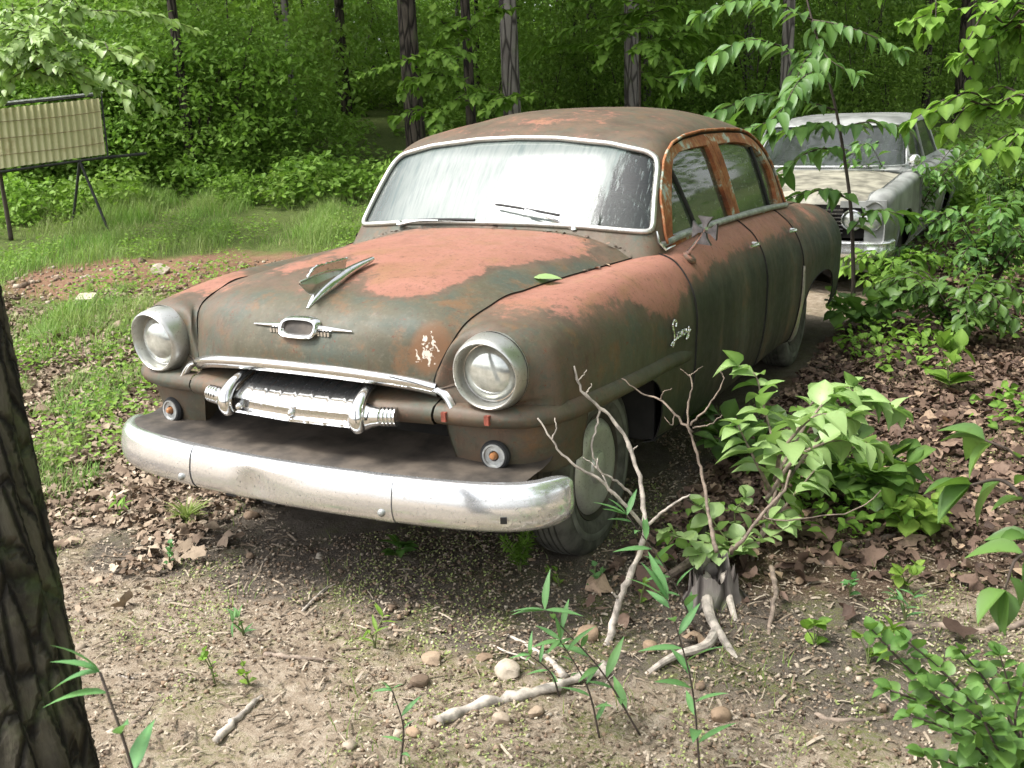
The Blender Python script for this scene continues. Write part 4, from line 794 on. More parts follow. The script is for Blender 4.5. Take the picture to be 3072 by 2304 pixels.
for i in range(34):
    px = -60+i*34+random.uniform(-12, 12); d = random.uniform(19, 36); tree(px, d, random.uniform(.08, .24), M['bark_dark' if i % 3 else 'bark_grey'], f"thin {'dark' if i % 3 else 'grey'} tree in the wood {spot(px)}, {row(d, 25, 31)}", G_T, lean=(random.uniform(-.03, .03), random.uniform(-.03, .03)), seed=30+i, h=random.uniform(9, 13), crown=i % 3 == 0 and d < 26)
# trees added out of view at the right so their crowns shade the sedan's side
G_R = 'unseen trees added at the right to shade the sedan'
for i, (x, y) in enumerate(((4.6, 1.4), (5.4, 4.6), (4.4, 7.8), (6.5, -1.6))):
    r_ = tag(empty('forest_tree', (x, y, float(gz(x, y)))), 'unseen leafy tree added at the right to shade the sedan', 'tree', G_R); trunk_mesh(9, .12, seed=90+i).out('trunk', M['bark_dark'], r_, sharp=None)
    for q, (ox, oz) in enumerate(((0, 3.2), (.4, 6.4))): c = link('crown', CROWN[(i+q) % 3], r_); c.location = (ox, 0, oz); c.rotation_euler = (0, 0, i*1.3+q); c.scale = (.72, .85, .85)
# ---- bushes
def bush(x, y, s, k, label, group, sz=1.0, name='bush'):
    r_ = tag(empty(name, (x, y, float(gz(x, y)))), label, 'bush', group); f = link('foliage', BUSH[k % 4], r_); f.location = (0, 0, 1.0*s*sz); f.rotation_euler = (0, 0, random.uniform(0, 6)); f.scale = (s, s, s*sz)
    mb = MB()
    for _ in range(4): a = random.uniform(0, 6.28); mb.tube(curve([(0, 0, -.1), (.2*math.cos(a)*s, .2*math.sin(a)*s, .7*s), (.6*math.cos(a)*s, .6*math.sin(a)*s, 1.6*s*sz)], 6), np.linspace(.018, .006, 6), 5)
    mb.out('stem', M['darkstem'], r_, sharp=None); return r_
def at(px, d): b = W(px, 100, d); return b[0], b[1]
for i in range(13):
    px = -60+i*25+random.uniform(-8, 8); dq = random.uniform(13.2, 15.2)
    bush(*at(px, dq), random.uniform(.8, 1.25), i, f'bush at the wood edge {spot(px)}, {row(dq, 14.2, 16)}', 'bushes along the wood edge on the left', 1.15)
for i in range(22):
    px = -60+i*50+random.uniform(-18, 18)
    bush(*at(px, random.uniform(16, 20) if px < 250 else random.uniform(19, 24)), random.uniform(1.1, 1.9) if px < 250 else random.uniform(.6, 1.1), i, f'understory bush of the wood {spot(px)}, nearer row', 'understory bushes in the wood', 1.3)
for i in range(30):
    px = -60+i*40+random.uniform(-18, 18)
    bush(*at(px, random.uniform(24, 34)), random.uniform(1.0, 1.9), i*3, f'understory bush of the wood {spot(px)}, farther row', 'understory bushes in the wood', 1.3)
for i in range(60):
    px = random.uniform(420, 1030); d = random.uniform(10.8, 19) if i % 2 else random.uniform(11, 14); x, y = at(px, d)
    r_ = tag(empty('low_plant', (x, y, float(gz(x, y)))), f"low plant on wood floor {spot(px)}, {row(d, 12.5, 15)}", 'plant', 'low plants on the wood floor'); f = link('foliage', LOWB[i % 3], r_); s_ = random.uniform(.6, 1.3); f.scale = (s_, s_, s_*random.uniform(.7, 1.1)); f.rotation_euler = (0, 0, random.uniform(0, 6))
for i in range(26):
    px = random.uniform(-20, 420); d = random.uniform(11.4, 13.6); x, y = at(px, d)
    r_ = tag(empty('low_plant', (x, y, float(gz(x, y)))), f"weed in far grass {spot(px).replace('behind', 'below')}, {row(d, 11.3, 12.3)}", 'plant', 'weeds in the far grass'); f = link('foliage', LOWB[i % 3], r_); s_ = random.uniform(.5, 1.1); f.scale = (s_, s_, s_); f.rotation_euler = (0, 0, random.uniform(0, 6))
# ---- far wood: one uncountable mass of leaves
n = 210000; d = rng.uniform(32, 50, n); s = rng.uniform(-1.05, .85, n)*d; zz = rng.uniform(0, 1, n)**1.2*11
X = CAM[0]+d*FH[0]+s*RH[0]; Y = CAM[1]+d*FH[1]+s*RH[1]; Zg = gz(X, Y); keep = (wob(X, Y+zz*1.4, .9, .3)+wob(X*1.2, zz*3, .8, 1.1)*.8) > -.05
P = np.stack([X, Y, Zg+zz], 1)[keep]; tag(leaves('distant_woods', P, .26, M['leaf_mid'], tilt=(-.6, .6), roll=.8), 'dense green leaves of the far wood closing the view', 'woods', kind='stuff')
n = 52000; d = rng.uniform(54, 64, n); s = rng.uniform(-1.1, .9, n)*d; X = CAM[0]+d*FH[0]+s*RH[0]; Y = CAM[1]+d*FH[1]+s*RH[1]; P = np.stack([X, Y, gz(X, Y)+rng.uniform(0, 1, n)**1.3*12], 1)
tag(leaves('sunlit_woods', P, .42, M['leaf_lit'], tilt=(-.6, .6), roll=.8), 'sunlit yellow green leaves showing through gaps beyond the wood', 'woods', kind='stuff')  # sunlight here is put into the colour, a paler leaf material than the wood
# ---- uncountable ground cover, litter, straw, pebbles, grass
def region(n, d0, d1, s0=-.62, s1=.62, p=1.0):
    d = d0+(d1-d0)*rng.uniform(0, 1, n)**p; s = rng.uniform(s0, s1, n)*(d+.8); x = CAM[0]+d*FH[0]+s*RH[0]; y = CAM[1]+d*FH[1]+s*RH[1]; return x, y, d, s
def put(x, y, dz=.0): return np.stack([x, y, gz(x, y)+dz], 1)
x, y, d, s = region(110000, 9.5, 26, -.95, .85, p=.9); k = (wob(x, y, 1.3, .7)+wob(x, y, 3.1, 2.)*.6 > -.25) & (d > np.where(s < -.5, 13.0, 9.5)); x, y, d = x[k], y[k], d[k]
tag(leaves('undergrowth', put(x, y, .05)+np.stack([0*x, 0*x, rng.uniform(0, .25, len(x))*np.clip(.5+wob(x, y, 2.2, .2), .1, 2)], 1), .085, M['leaf_mid'], tilt=(-.7, .5), roll=.6), 'low green leaves covering the wood floor', 'ground cover', kind='stuff')
BL = (np.array([[-.5, 0, 0], [.5, 0, 0], [.38, 0, .5], [-.38, 0, .5], [.0, .0, 1.0], [.0, 0, 1.0]])*[.03, 1, 1]+np.array([[0, 0, 0], [0, 0, 0], [0, .12, 0], [0, .12, 0], [0, .45, -.06], [0, .45, -.06]]), np.array([[0, 1, 2, 3], [3, 2, 4, 5]]))
def blades(name, x, y, h, wid=1.0):
    n = len(x); a = rng.uniform(0, 6.283, n); ca, sa = np.cos(a), np.sin(a); Rm = np.zeros((n, 3, 3)); Rm[:, 0, 0] = ca; Rm[:, 1, 0] = sa; Rm[:, 0, 1] = -sa; Rm[:, 1, 1] = ca; Rm[:, 2, 2] = 1
    sc = np.stack([h*wid*0+.16*wid, h*rng.uniform(.5, 2.2, n), h], 1)*1.0; sc[:, 0] = .17*wid
    V, F = scatter(BL[0], BL[1], put(x, y, -.01), Rm, sc); return mk(name, V, F, M['grass'], smooth=False, attrs={'rnd': np.repeat(np.clip(rng.normal(.45, .25, n), 0, 1), 6)})
x, y, d, s = region(250000, 6.2, 14.8, -.85, .14, p=1.0); cl = wob(x, y, 2.0, .3)+.7*wob(x, y, 5.0, 1.2)
gr = ss(d, 6.3, 8.0); c = gp(190, 276); rd = np.exp(-(((x-c[0])*RH[0]+(y-c[1])*RH[1])/1.6)**2-(((x-c[0])*FH[0]+(y-c[1])*FH[1])/.95)**2)
k = rng.uniform(0, 1, len(x)) < np.clip((.42+.5*cl)*gr*(1-1.5*rd), .0, 1); x, y = x[k], y[k]
tag(blades('grass', x, y, rng.uniform(.04, .15, len(x))*np.clip(.8+.5*cl[k], .3, 1.8)*(1+.6*ss(np.hypot(x-CAM[0], y-CAM[1]), 9.5, 13)), 1.1), 'bright green grass on the bank beyond the sedan', 'grass', kind='stuff')
x, y, d, s = region(110000, 4.3, 8.6, -.66, -.12, p=.8); cl = wob(x, y, 3.0, .9)+.8*wob(x, y, 8.0, .2); k = (cl > .45) & ~((np.abs(x) < 1.0) & (y > -1) & (y < 4)); x, y = x[k], y[k]
tag(blades('sparse_grass', x, y, rng.uniform(.03, .11, len(x)), .8), 'thin tufts of grass among dry leaves left of the sedan', 'grass', kind='stuff')
notcar = lambda x, y: ~((np.abs(x)+.22*wob(x, y, 7., .3) < .60) & (y > -.20+.2*np.sin(x*5)) & (y < 3.6))
# weeds: small leaf pairs
x, y, d, s = region(26000, 4.6, 11.5, -.66, .0, p=.9); k = (wob(x, y, 2.6, .1) > .05) & notcar(x, y); x, y = x[k], y[k]
tag(leaves('weeds', put(x, y, .03)+np.stack([0*x, 0*x, rng.uniform(0, .12, len(x))], 1), .034, M['leaf_mid'], tilt=(-.5, .5), roll=.5), 'small bright weeds among the grass left of the sedan', 'weeds', kind='stuff')
x, y, d, s = region(15000, 3.3, 11, .12, .66, p=.8); k = (wob(x, y, 2.6, 1.1)+.5*wob(x, y, 7, .4) > .55) & notcar(x, y) & (x > 1.0); x, y = x[k], y[k]
tag(leaves('seedlings', put(x, y, .03)+np.stack([0*x, 0*x, rng.uniform(0, .16, len(x))], 1), .050, M['leaf_mid'], T=LT['ovate'], tilt=(-.6, .3), roll=.4), 'small green seedlings over the leaf litter right of the sedan', 'seedlings', kind='stuff')
def litter(name, x, y, size, label, lift=.012, m='litter'):
    n = len(x); Rm = rotm(rng.uniform(0, 6.28, n), rng.normal(.05, .30, n), rng.normal(0, .45, n)); sc = np.stack([rng.uniform(.6, 1.1, n), rng.uniform(.8, 1.2, n), rng.uniform(-1.5, 2.2, n)], 1)*(size*rng.uniform(.5, 1.3, n))[:, None]
    V, F = scatter(LOB[0]-[0, .5, 0], LOB[1], put(x, y, lift)+np.stack([0*x, 0*x, rng.uniform(0, .02, n)], 1), Rm, sc); return tag(mk(name, V, F, M[m], smooth=True, attrs={'rnd': np.repeat(rng.uniform(0, 1, n), 15)}), label, 'dead leaves', kind='stuff')
x, y, d, s = region(42000, 3.2, 11, .02, .66, p=.75); k = notcar(x, y) & (x > .9) & (rng.uniform(0, 1, len(x)) < ss(d+.3*wob(x, y, 2.9, .4), 2.8, 3.7)*.97+.03); litter('leaf_litter', x[k], y[k], .052, 'brown dead leaves covering the ground right of the sedan')
x, y, d, s = region(26000, 3.4, 8.5, -.66, -.10, p=.8); k = notcar(x, y) & (wob(x, y, 1.8, 2.2) > -.5) & (x < -.55+.0*y-.35*np.clip(-.9-y, 0, 3)*0); k &= (x < -.62+.15*wob(x, y, 4., 0)) & (d > 3.3+.35*wob(x, y, 3., 1)); litter('dry_leaves', x[k], y[k], .048, 'pale dry leaves scattered left of the sedan', m='litter_pale')
x, y, d, s = region(2600, 2.6, 9, -.1, .66, p=.7); k = notcar(x, y) & (x > .9) & (rng.uniform(0, 1, len(x)) < ss(d, 2.6, 3.6)*.9+.08); litter('whole_leaves', x[k], y[k], .105, 'larger whole curled brown leaves on top of the litter at the right', .022)
x, y, d, s = region(700, 2.6, 8, -.66, -.05, p=.7); k = notcar(x, y) & (x < -.45) & (d > 3.0); litter('curled_leaves', x[k], y[k], .095, 'larger curled tan leaves lying left of the bumper', .022, m='litter_pale')
# straw and chips
ST = (np.array([[-.5, -.5, 0], [.5, -.5, 0], [.5, 0, .4], [-.5, 0, .4], [.5, .5, 0], [-.5, .5, 0]]), np.array([[0, 1, 2, 3], [3, 2, 4, 5]]))
x, y, d, s = region(46000, 1.6, 5.5, p=.75); k = notcar(x, y) & ~((x > 1.15) & (d > 3.5)); x, y = x[k], y[k]; n = len(x); Rm = rotm(rng.uniform(0, 6.28, n), rng.normal(0, .12, n), rng.normal(0, .3, n))
sc = np.stack([rng.uniform(.002, .009, n), rng.uniform(.005, .018, n)*rng.choice([1, 1, 1, 1, 1, 1, 1, 1, 4], n), np.full(n, .008)], 1); V, F = scatter(ST[0], ST[1], put(x, y, .007), Rm, sc)
tag(mk('straw', V, F, M['straw'], smooth=False, attrs={'rnd': np.repeat(rng.uniform(0, 1, n), 6)}), 'dry straw and bark chips strewn over the pale soil', 'straw', kind='stuff')
cube = np.array([[a, b, c] for a in (-1, 1) for b in (-1, 1) for c in (-1, 1)])*.5; cf = np.array([(0, 1, 3, 2), (4, 6, 7, 5), (0, 4, 5, 1), (2, 3, 7, 6), (0, 2, 6, 4), (1, 5, 7, 3)])
def pebs(n0, d0, d1, s0, s1, sz, name, label, cond=None, p=.8):
    x, y, d, s = region(n0, d0, d1, s0, s1, p=p); k = notcar(x, y)
    if cond is not None: k &= cond(x, y)
    x, y = x[k], y[k]; n = len(x); Rm = rotm(rng.uniform(0, 6.28, n), rng.normal(0, .4, n), rng.normal(0, .4, n)); sc = (sz*rng.lognormal(0, .45, n))[:, None]*rng.uniform(.6, 1.2, (n, 3))*[1, 1, .7]
    me = cube*(1+.0*cube); me = np.concatenate([me*.92, ]); V, F = scatter(me, cf, put(x, y, .003), Rm, sc); V += rng.normal(size=V.shape)*.0008
    return tag(mk(name, V, F, M['stone'], smooth=True, attrs={'rnd': np.repeat(rng.uniform(0, 1, n), 8)}), label, 'gravel', kind='stuff')
pebs(22000, 1.6, 5, -.62, .5, .0062, 'gravel', 'small pebbles scattered over the pale soil in front', lambda x, y: wob(x, y, 2.6, .5) > -.7)
pebs(3500, 5.5, 9.5, -.62, -.15, .020, 'red_gravel', 'reddish gravel on the bare bank left of the sedan')
x, y, d, s = region(60000, 1.8, 5.2, p=.8); k = (wob(x, y, 3.1, .6)+.6*wob(x, y, 11, .6) > .30) & notcar(x, y); x, y = x[k], y[k]; tag(leaves('moss', put(x, y, .006), .010, M['grass'], tilt=(-.2, .9), roll=.6), 'patches of yellow green moss on the pale soil', 'moss', kind='stuff')
x, y, d, s = region(16000, 1.9, 6, -.6, .66, p=.8); k = (wob(x, y, 4.3, 1.6)+.5*wob(x, y, 13, .6) > .75) & notcar(x, y); x, y = x[k], y[k]; tag(blades('grass_tufts', x, y, rng.uniform(.02, .07, len(x)), .7), 'small grass tufts growing out of the soil in front', 'grass', kind='stuff')
# ================================================================ WHITE CAR
WX, WY, WT = .10, 6.08, -.0127
WZ = float(gz(WX, WY+1.0))-.13
wc = tag(empty('white_car', (WX, WY, WZ), WT), 'dusty white sedan of the sixties half buried in bushes behind the rusty sedan', 'car'); wc.rotation_euler = (R_(1.3), 0, WT)
def wpanel(name, net, nu, nv, m, flip=False, both=True, parent=None, rim=.01):
    G = surf(np.array(net, float), nu, nv); VF = gridVF(G, flip); o = None
    if both == 'join': VF = weldx(*merge(VF, inv(*VF)))
    o = solid(*VF, rim=rim).out(name, m, parent or wc, sharp=40)
    if both is True: solid(*inv(*VF), rim=rim).out(name, m, parent or wc, sharp=40)
    return o
hn = [[(0,-.80,.78),(.35,-.79,.78),(.62,-.77,.775),(.70,-.75,.77)], [(0,-.77,.825),(.35,-.76,.825),(.62,-.74,.81),(.70,-.73,.80)], [(0,-.45,.865),(.35,-.45,.862),(.62,-.45,.845),(.70,-.45,.835)], [(0,.1,.905),(.35,.1,.90),(.62,.1,.88),(.70,.1,.865)], [(0,.60,.93),(.35,.62,.925),(.62,.68,.905),(.70,.72,.89)]]
wpanel('hood', hn, 40, 24, M['white_hood'], both='join')
sn = []
for y, top, xo in ((-.84, .80, -.03), (-.78, .845, 0), (-.3, .87, .005), (.4, .895, .008), (.9, .905, .01), (1.8, .91, .01), (2.6, .905, .01), (3.3, .885, 0), (3.85, .86, -.03), (4.0, .80, -.08)):
    sn.append([(.705, y, top-.035 if y < .9 else top-.01), (.76, y, top), (.82+xo, y, top-.004), (.855+xo, y, top-.03), (.868+xo, y, top-.12), (.872+xo, y, .62), (.865+xo, y, .48), (.84+xo, y, .36), (.80+xo, y, .28)])
G = surf(np.array(sn), 160, 40); VF = gridVF(G, True)
wa = lambda V: np.maximum(arch(V, 0, .30, .39, .36), arch(V, 2.75, .30, .38, .30))
VF = clip(*VF, lambda V: -wa(V))
for sx in (1, -1):
    for nm, lo, hi in (('front_fender', -9, .72), ('front_door', .726, 1.72), ('rear_door', 1.726, 2.45), ('rear_fender', 2.456, 9)):
        a = clip(*clip(*VF, lambda V: V[:, 1]-lo), lambda V: hi-V[:, 1]); a = a if sx > 0 else inv(*a); p_ = solid(*a, rim=.012).out(nm, M['white_paint'], wc, sharp=40)
# greenhouse: boxy
LVw = [(.88,.755,.70,3.30),(.93,.735,.78,3.2),(1.10,.69,1.02,3.02),(1.24,.655,1.20,2.86),(1.315,.63,1.30,2.74),(1.345,.58,1.36,2.62),(1.362,.47,1.46,2.48),(1.372,.30,1.62,2.3),(1.376,.08,1.85,2.05)]
def wl(z, xs, yf, yr):
    t0 = np.linspace(0, np.pi, 240); n1 = 12 if z < 1.33 else 5; yc = 1.95; a = np.where(t0 < np.pi/2, yc-yf, yr-yc)
    x = xs*np.abs(np.sin(t0))**(2/n1); y = yc-np.sign(np.cos(t0))*a*np.abs(np.cos(t0))**(2/n1)+np.where(t0 < np.pi/2, .12*x**2, 0)
    P = np.stack([x, y, np.full_like(x, z)], 1); dd = np.concatenate([[0], np.cumsum(np.linalg.norm(np.diff(P, axis=0), axis=1))]); s_ = np.linspace(0, dd[-1], 110); return np.stack([np.interp(s_, dd, P[:, i]) for i in range(3)], 1)
LNw = np.array([wl(*l) for l in LVw]); kk = np.concatenate([[0], np.cumsum(np.linalg.norm(np.diff(LNw[:, ::11], axis=0), axis=2).mean(1))]); RGw = herm(LNw, kk, np.linspace(0, kk[-1], 60))
RGw = np.concatenate([RGw, np.stack([np.zeros(110), np.linspace(1.85, 2.05, 110), np.full(110, 1.3765)], 1)[None]]); SHw = gridVF(RGw, False); FRw = weldx(*merge(SHw, inv(*SHw)))
fws = lambda V: np.where(V[:, 1] < 1.7, sdpoly(V[:, 0], V[:, 2], [(-.71,.935),(.71,.935),(.715,.95),(.635,1.27),(.60,1.295),(-.60,1.295),(-.635,1.27),(-.715,.95)]), -1)
fsd = lambda V: np.where(np.abs(V[:, 0]) > .45, sdpoly(V[:, 1], V[:, 2], [(.86,.94),(1.24,1.27),(1.30,1.29),(2.45,1.29),(2.55,1.26),(2.88,.94)]), -1)
a = clip(*clip(*FRw, lambda V: -fws(V)), lambda V: -fsd(V)); wr = solid(*a, rim=.03).out('roof', M['white_paint'], wc, sharp=40)
a = clip(*FRw, lambda V: fws(V)+.004); wg = MB().add(a[0]-vnorm(*a)*.012, a[1]).out('windshield', M['grey_glass'], wc); rim_tube('windshield_trim', FRw, lambda V: fws(V)-.006, .010, M['grime'], wg, off=.003)
for sx in (1, -1):
    a = clip(*SHw, lambda V: fsd(V)+.004); a = (a[0]-vnorm(*a)*.014, a[1]); a = a if sx > 0 else inv(*a); g_ = MB().add(*a).out('side_window', M['grey_glass'], wc)
    MB().tube([(sx*.742,1.08,.93),(sx*.68,1.10,1.14),(sx*.63,1.12,1.29)], .010, 6).out('window_divider', M['grime'], g_); MB().tube([(sx*.742,1.85,.93),(sx*.64,1.80,1.29)], .016, 6).out('door_pillar', M['white_paint'], g_)
MB().grid(np.array([[(x, y+.12*x*x, z) for y, z in ((.60, .925), (.66, .935), (.74, .945))] for x in np.linspace(-.7, .7, 30)])).out('cowl_grille', M['white_paint'], wc)
cs = MB()
for x in np.linspace(-.45, .45, 46): cs.box((x, .665+.12*x*x, .942), (.008, .05, .004))
cs.out('cowl_louvres', M['black'], wc, smooth=False, sharp=None)
MB().box((0, 3.55, .87), (1.40, .75, .03)).box((0, 3.93, .70), (1.4, .06, .34)).out('trunk_lid', M['white_paint'], wc)
bmp = MB(); P = curve([(-.90,-.70,.44),(-.86,-.86,.44),(-.5,-.92,.44),(0,-.93,.44),(.5,-.92,.44),(.86,-.86,.44),(.90,-.70,.44)], 60); T = np.gradient(P, axis=0); T /= np.linalg.norm(T, axis=1)[:, None]; Ow = np.cross(T, [0, 0, 1.])
bmp.grid(np.array([[P[i]+Ow[i]*a+[0, 0, b] for a, b in ((-.05, .065), (-.01, .072), (.015, .055), (.012, .01), (.02, -.005), (.018, -.05), (-.01, -.075), (-.05, -.07))] for i in range(60)])); bmp.out('bumper', M['bumper'], wc, sharp=50)
MB().box((0, -.87, .32), (1.5, .05, .10)).out('lower_valance', M['white_paint'], wc)
gr = MB()
for z in np.linspace(.56, .74, 7): gr.box((0, -.80, z), (1.05, .03, .010))
gr.out('grille', M['chrome'], wc, smooth=False, sharp=None); MB().box((0, -.76, .65), (1.55, .02, .27)).out('grille_back', M['dark'], wc)
for sx in (1, -1):
    MB().box((sx*.775, -.815, .60), (.16, .03, .44)).box((sx*.66, -.80, .785), (.32, .03, .05)).out('fender_cap', M['white_paint'], wc)
    for x in (.60, .745):
        Mx = Matrix.Translation((sx*x, -.83, .665)) @ Matrix(rot_align((0, 0, 1), (0, -1, 0)).tolist()).to_4x4(); h_ = MB().lathe([(.085, -.03), (.084, .02), (.076, .030), (.072, .018)], 28, Mx).out('headlight', M['chrome'], wc); MB().lathe([(0, .022), (.04, .018), (.073, .006)], 24, Mx).out('lens', M['lens'], h_)
for sx in (1, -1):
    for y in (0, 2.75):
        Mx = Matrix.Translation((sx*.71, y, .31)) @ Matrix.Rotation(R_(90*sx), 4, 'Y'); w_ = MB().lathe([(.18, .05), (.22, .08), (.29, .08), (.315, .05), (.318, -.05), (.29, -.08), (.2, -.08)], 40, Mx).out('wheel', M['tyre'], wc); MB().lathe([(0, .07), (.08, .075), (.16, .065), (.185, .045)], 32, Mx).out('hubcap', M['hub'], w_)
MB().box((0, 1.4, .36), (1.6, 4.4, .14)).out('chassis', M['dark'], wc)
Mx = Matrix.Translation((.80, .80, 1.0)) @ Matrix(rot_align((0, 0, 1), (.05, -1, .1)).tolist()).to_4x4(); m_ = MB().lathe([(0, .045), (.03, .040), (.05, .022), (.058, 0), (.052, -.015), (0, -.018)], 24, Mx); m_.tube([(.80,.80,.95),(.79,.78,.90)], .010, 6); m_.out('side_mirror', M['chrome'], wc)
for y, c in ((1.5, 1), (2.45, 1)):
    MB().grid(np.array([[(x, a, b) for a, b in ((y-.2, .60), (y+.1, .62), (y+.2, 1.02), (y+.28, 1.02), (y+.3, .6))] for x in (-.6, -.1, .1, .6)])).out('bench_seat', M['seat'], wc)
# ================================================================ CORRUGATED PANEL
c = W(101, 95, 11.2); q = W(108, 157, 11.2)
pz = float(gz(c[0], c[1])); pn = tag(empty('corrugated_panel', (c[0], c[1], pz)), 'cream corrugated panel in a dark metal frame on splayed legs at the left edge', 'panel')
u = (W(0, 105.5, 10.6)-c); u /= np.linalg.norm(u); vv = q-c; Hh = np.linalg.norm(vv); vv /= Hh; nn = np.cross(u, vv); nn /= np.linalg.norm(nn); nn = nn if nn@(CAM-c) > 0 else -nn
c = c-np.array(pn.location); LW = 1.75
G = np.array([[c+u*(.03+t*(LW-.06))+vv*(.035+k*(Hh-.065))+nn*(.010*math.cos(t*LW/.0355*math.pi)+.012) for k in np.linspace(0, 1, 9)] for t in np.linspace(0, 1, 400)])
m, t_, b_ = mat('cream_corrugated'); N = NB(t_); N.l(N.mix(N.ss(N.noise(4, 6, .7), .5, .75), (.50, .47, .26), (.34, .28, .13)), b_.inputs['Base Color']); b_.inputs['Roughness'].default_value = .6
pp = MB().grid(G).out('panel', m, pn, sharp=None)
mb = MB()
for k in (.27, .52, .77): mb.tube(np.array([c+u*s_+vv*Hh*(k+.012*math.sin(s_*4))+nn*.030 for s_ in np.linspace(.03, LW-.03, 12)]), .004, 6)
mb.out('seam_band', simple('brown_band', (.22, .17, .09), .8), pp)
fr = MB()
for A_1, B_1, r_1 in ((c, c+u*LW, .010), (c+vv*Hh, c+u*LW+vv*Hh, .014), (c, c+vv*Hh, .014), (c+u*LW, c+u*LW+vv*Hh, .014)): fr.tube([A_1, (A_1+B_1)/2, B_1], r_1, 4)
fr.out('frame', M['black'], pn, smooth=False, sharp=None); fr = MB().tube([c+u*-.02-nn*.01-vv*.022, c+u*LW-nn*.01-vv*.022], .016, 4).out('top_cap', M['grime'], pn)
for k, (du, sp_) in enumerate(((.30, -.25), (1.25, .25))):
    A_1 = c+u*du+vv*Hh; B_1 = A_1+u*sp_*.6+nn*.25; B_1[2] = -.12; MB().tube([A_1, B_1], .015, 6).out('leg', M['black'], pn)
    B_2 = A_1-u*sp_*.3-nn*.4; B_2[2] = -.12; MB().tube([A_1, B_2], .015, 6).out('leg', M['black'], pn)
A_1 = c+vv*Hh+u*.1; MB().tube([A_1, A_1-u*.55-nn*.1+[0, 0, .0]], .018, 6).out('drawbar', M['black'], pn)
# ================================================================ SMALLER THINGS
def rock(name, P, r, label, cat='stone', sc=(1, .8, .6), col=None, seed=0, sub=3, jag=.18, group=None, m=None):
    bm_ = bmesh.new(); bmesh.ops.create_icosphere(bm_, subdivisions=sub, radius=1); g = np.random.default_rng(seed); ph = g.uniform(0, 6, 9); V = np.array([v.co[:] for v in bm_.verts]); F = [tuple(v.index for v in f.verts) for f in bm_.faces]; bm_.free()
    cut = g.normal(size=(7, 3)); cut /= np.linalg.norm(cut, axis=1)[:, None]
    for n_ in cut: dd = V@n_; lim = g.uniform(.62, .85); V -= np.outer(np.maximum(dd-lim, 0), n_)
    V += .04*np.stack([np.sin(V[:, 1]*5+ph[0])+np.sin(V[:, 2]*9+ph[1]), np.sin(V[:, 0]*6+ph[2]), np.sin(V[:, 0]*7+ph[3]+V[:, 1]*4)], 1)*jag*3
    V = V*np.array(sc)*r; a = g.uniform(0, 6.28); V = V@np.array([[math.cos(a), -math.sin(a), 0], [math.sin(a), math.cos(a), 0], [0, 0, 1]]).T
    o = mk(name, V, F, m or M['stone'], None, smooth=True, sharp=32, attrs={'rnd': np.full(len(V), .5 if col is None else col)}); P = np.array(P); o.location = (P[0], P[1], float(gz(P[0], P[1]))+r*sc[2]*.45); return tag(o, label, cat, group)
import bmesh
ST_ = [((508, 680), .052, .95, 'large pale yellow stone between the fallen stick and the bumper'), ((433, 663), .040, .75, 'grey flat stone lying above the long white stick'), ((485, 662), .026, .45, 'brown stone close to the forked stick'), ((420, 690), .034, .15, 'dark reddish stone under the forked stick'),
 ((588, 640), .045, .60, 'orange brown stone against the upright dead branch'), ((650, 652), .032, .65, 'rounded grey brown stone in front of the stump'), ((432, 725), .018, .80, 'small tan stone just under the long white stick'), ((500, 722), .030, .85, 'tan wedge shaped stone right of the white stick'),
 ((536, 720), .026, .78, 'square orange stone further right of the white stick'), ((413, 735), .022, .70, 'pale squarish stone near the bottom edge'), ((800, 585), .024, .60, 'single grey stone on bare soil right of the stump'), ((720, 720), .036, .6, 'flat brown stone near the bottom right'),
 ((960, 735), .030, .35, 'red brown stone at the bottom right under the shrub'), ((161, 273), .10, .95, 'pale angular stone on the red bank left of the sedan'), ((252, 520), .034, .45, 'grey stone in the shade under the front bumper'), ((398, 740), .02, .9, 'tiny white stone near the bottom edge'), ((130, 610), .018, .8, 'orange pebble beside the near trunk'), ((545, 690), .02, .75, 'brown stone under the lance leaved weeds'),
 ((620, 700), .022, .7, 'pinkish stone under the lance leaved weeds'), ((250, 560), .02, .5, 'dark stone at the edge of the bumper shadow'), ((700, 690), .02, .3, 'dark red stone beside the pale root')]
for i, ((px, py), r_1, col, lb) in enumerate(ST_): rock('stone', gp(px, py), r_1, lb, col=col, seed=i, sc=(1, .75+.02*(i % 5), .55+.03*(i % 4)))
P = gp(88, 309); mb = MB().box((0, 0, .05), (.13, .12, .11), rot=Matrix.Rotation(.5, 3, 'Z') @ Matrix.Rotation(.25, 3, 'X')); o = mb.out('block', simple('pale_block', (.52, .48, .34), .8), None, smooth=False); o.location = P; tag(o, 'small cream coloured block lying in the grass left of the headlight', 'block')
def stick(name, pts, r0, r1, m, label, cat='stick', twigs=(), group=None, parent=None, n=8):
    P = curve(np.array(pts), max(8, len(pts)*5)); k = len(P); o0 = P[0].copy(); g = np.random.default_rng(int(abs(P[0, 0])*1000)); rr = np.linspace(r0, r1, k)*(1+.12*g.normal(size=k)); P2 = P+g.normal(size=P.shape)*r0*.18
    mb = MB().tube(P2-o0, rr, n)
    for tw in twigs: Q = curve(np.array(tw[0]), max(6, len(tw[0])*4)); Q = Q+g.normal(size=Q.shape)*.0015; mb.tube(Q-o0, np.linspace(tw[1], tw[2], len(Q)), 5)
    o = mb.out(name, m, None, sharp=None); o.location = o0; return tag(o, label, cat, group)
def G3(px, py, dz=0): P = gp(px, py); return P+np.array([0, 0, dz])
d0 = depth_of(gp(606, 646))
def Wd(px, py, dd=0): return W(px, py, d0+dd)
stick('fallen_branch', [G3(438, 727, .02), G3(480, 714, .025), G3(530, 703, .03), G3(570, 690, .03), G3(603, 678, .03)], .019, .012, M['paletwig'], 'long pale stick lying on the soil at the front centre')
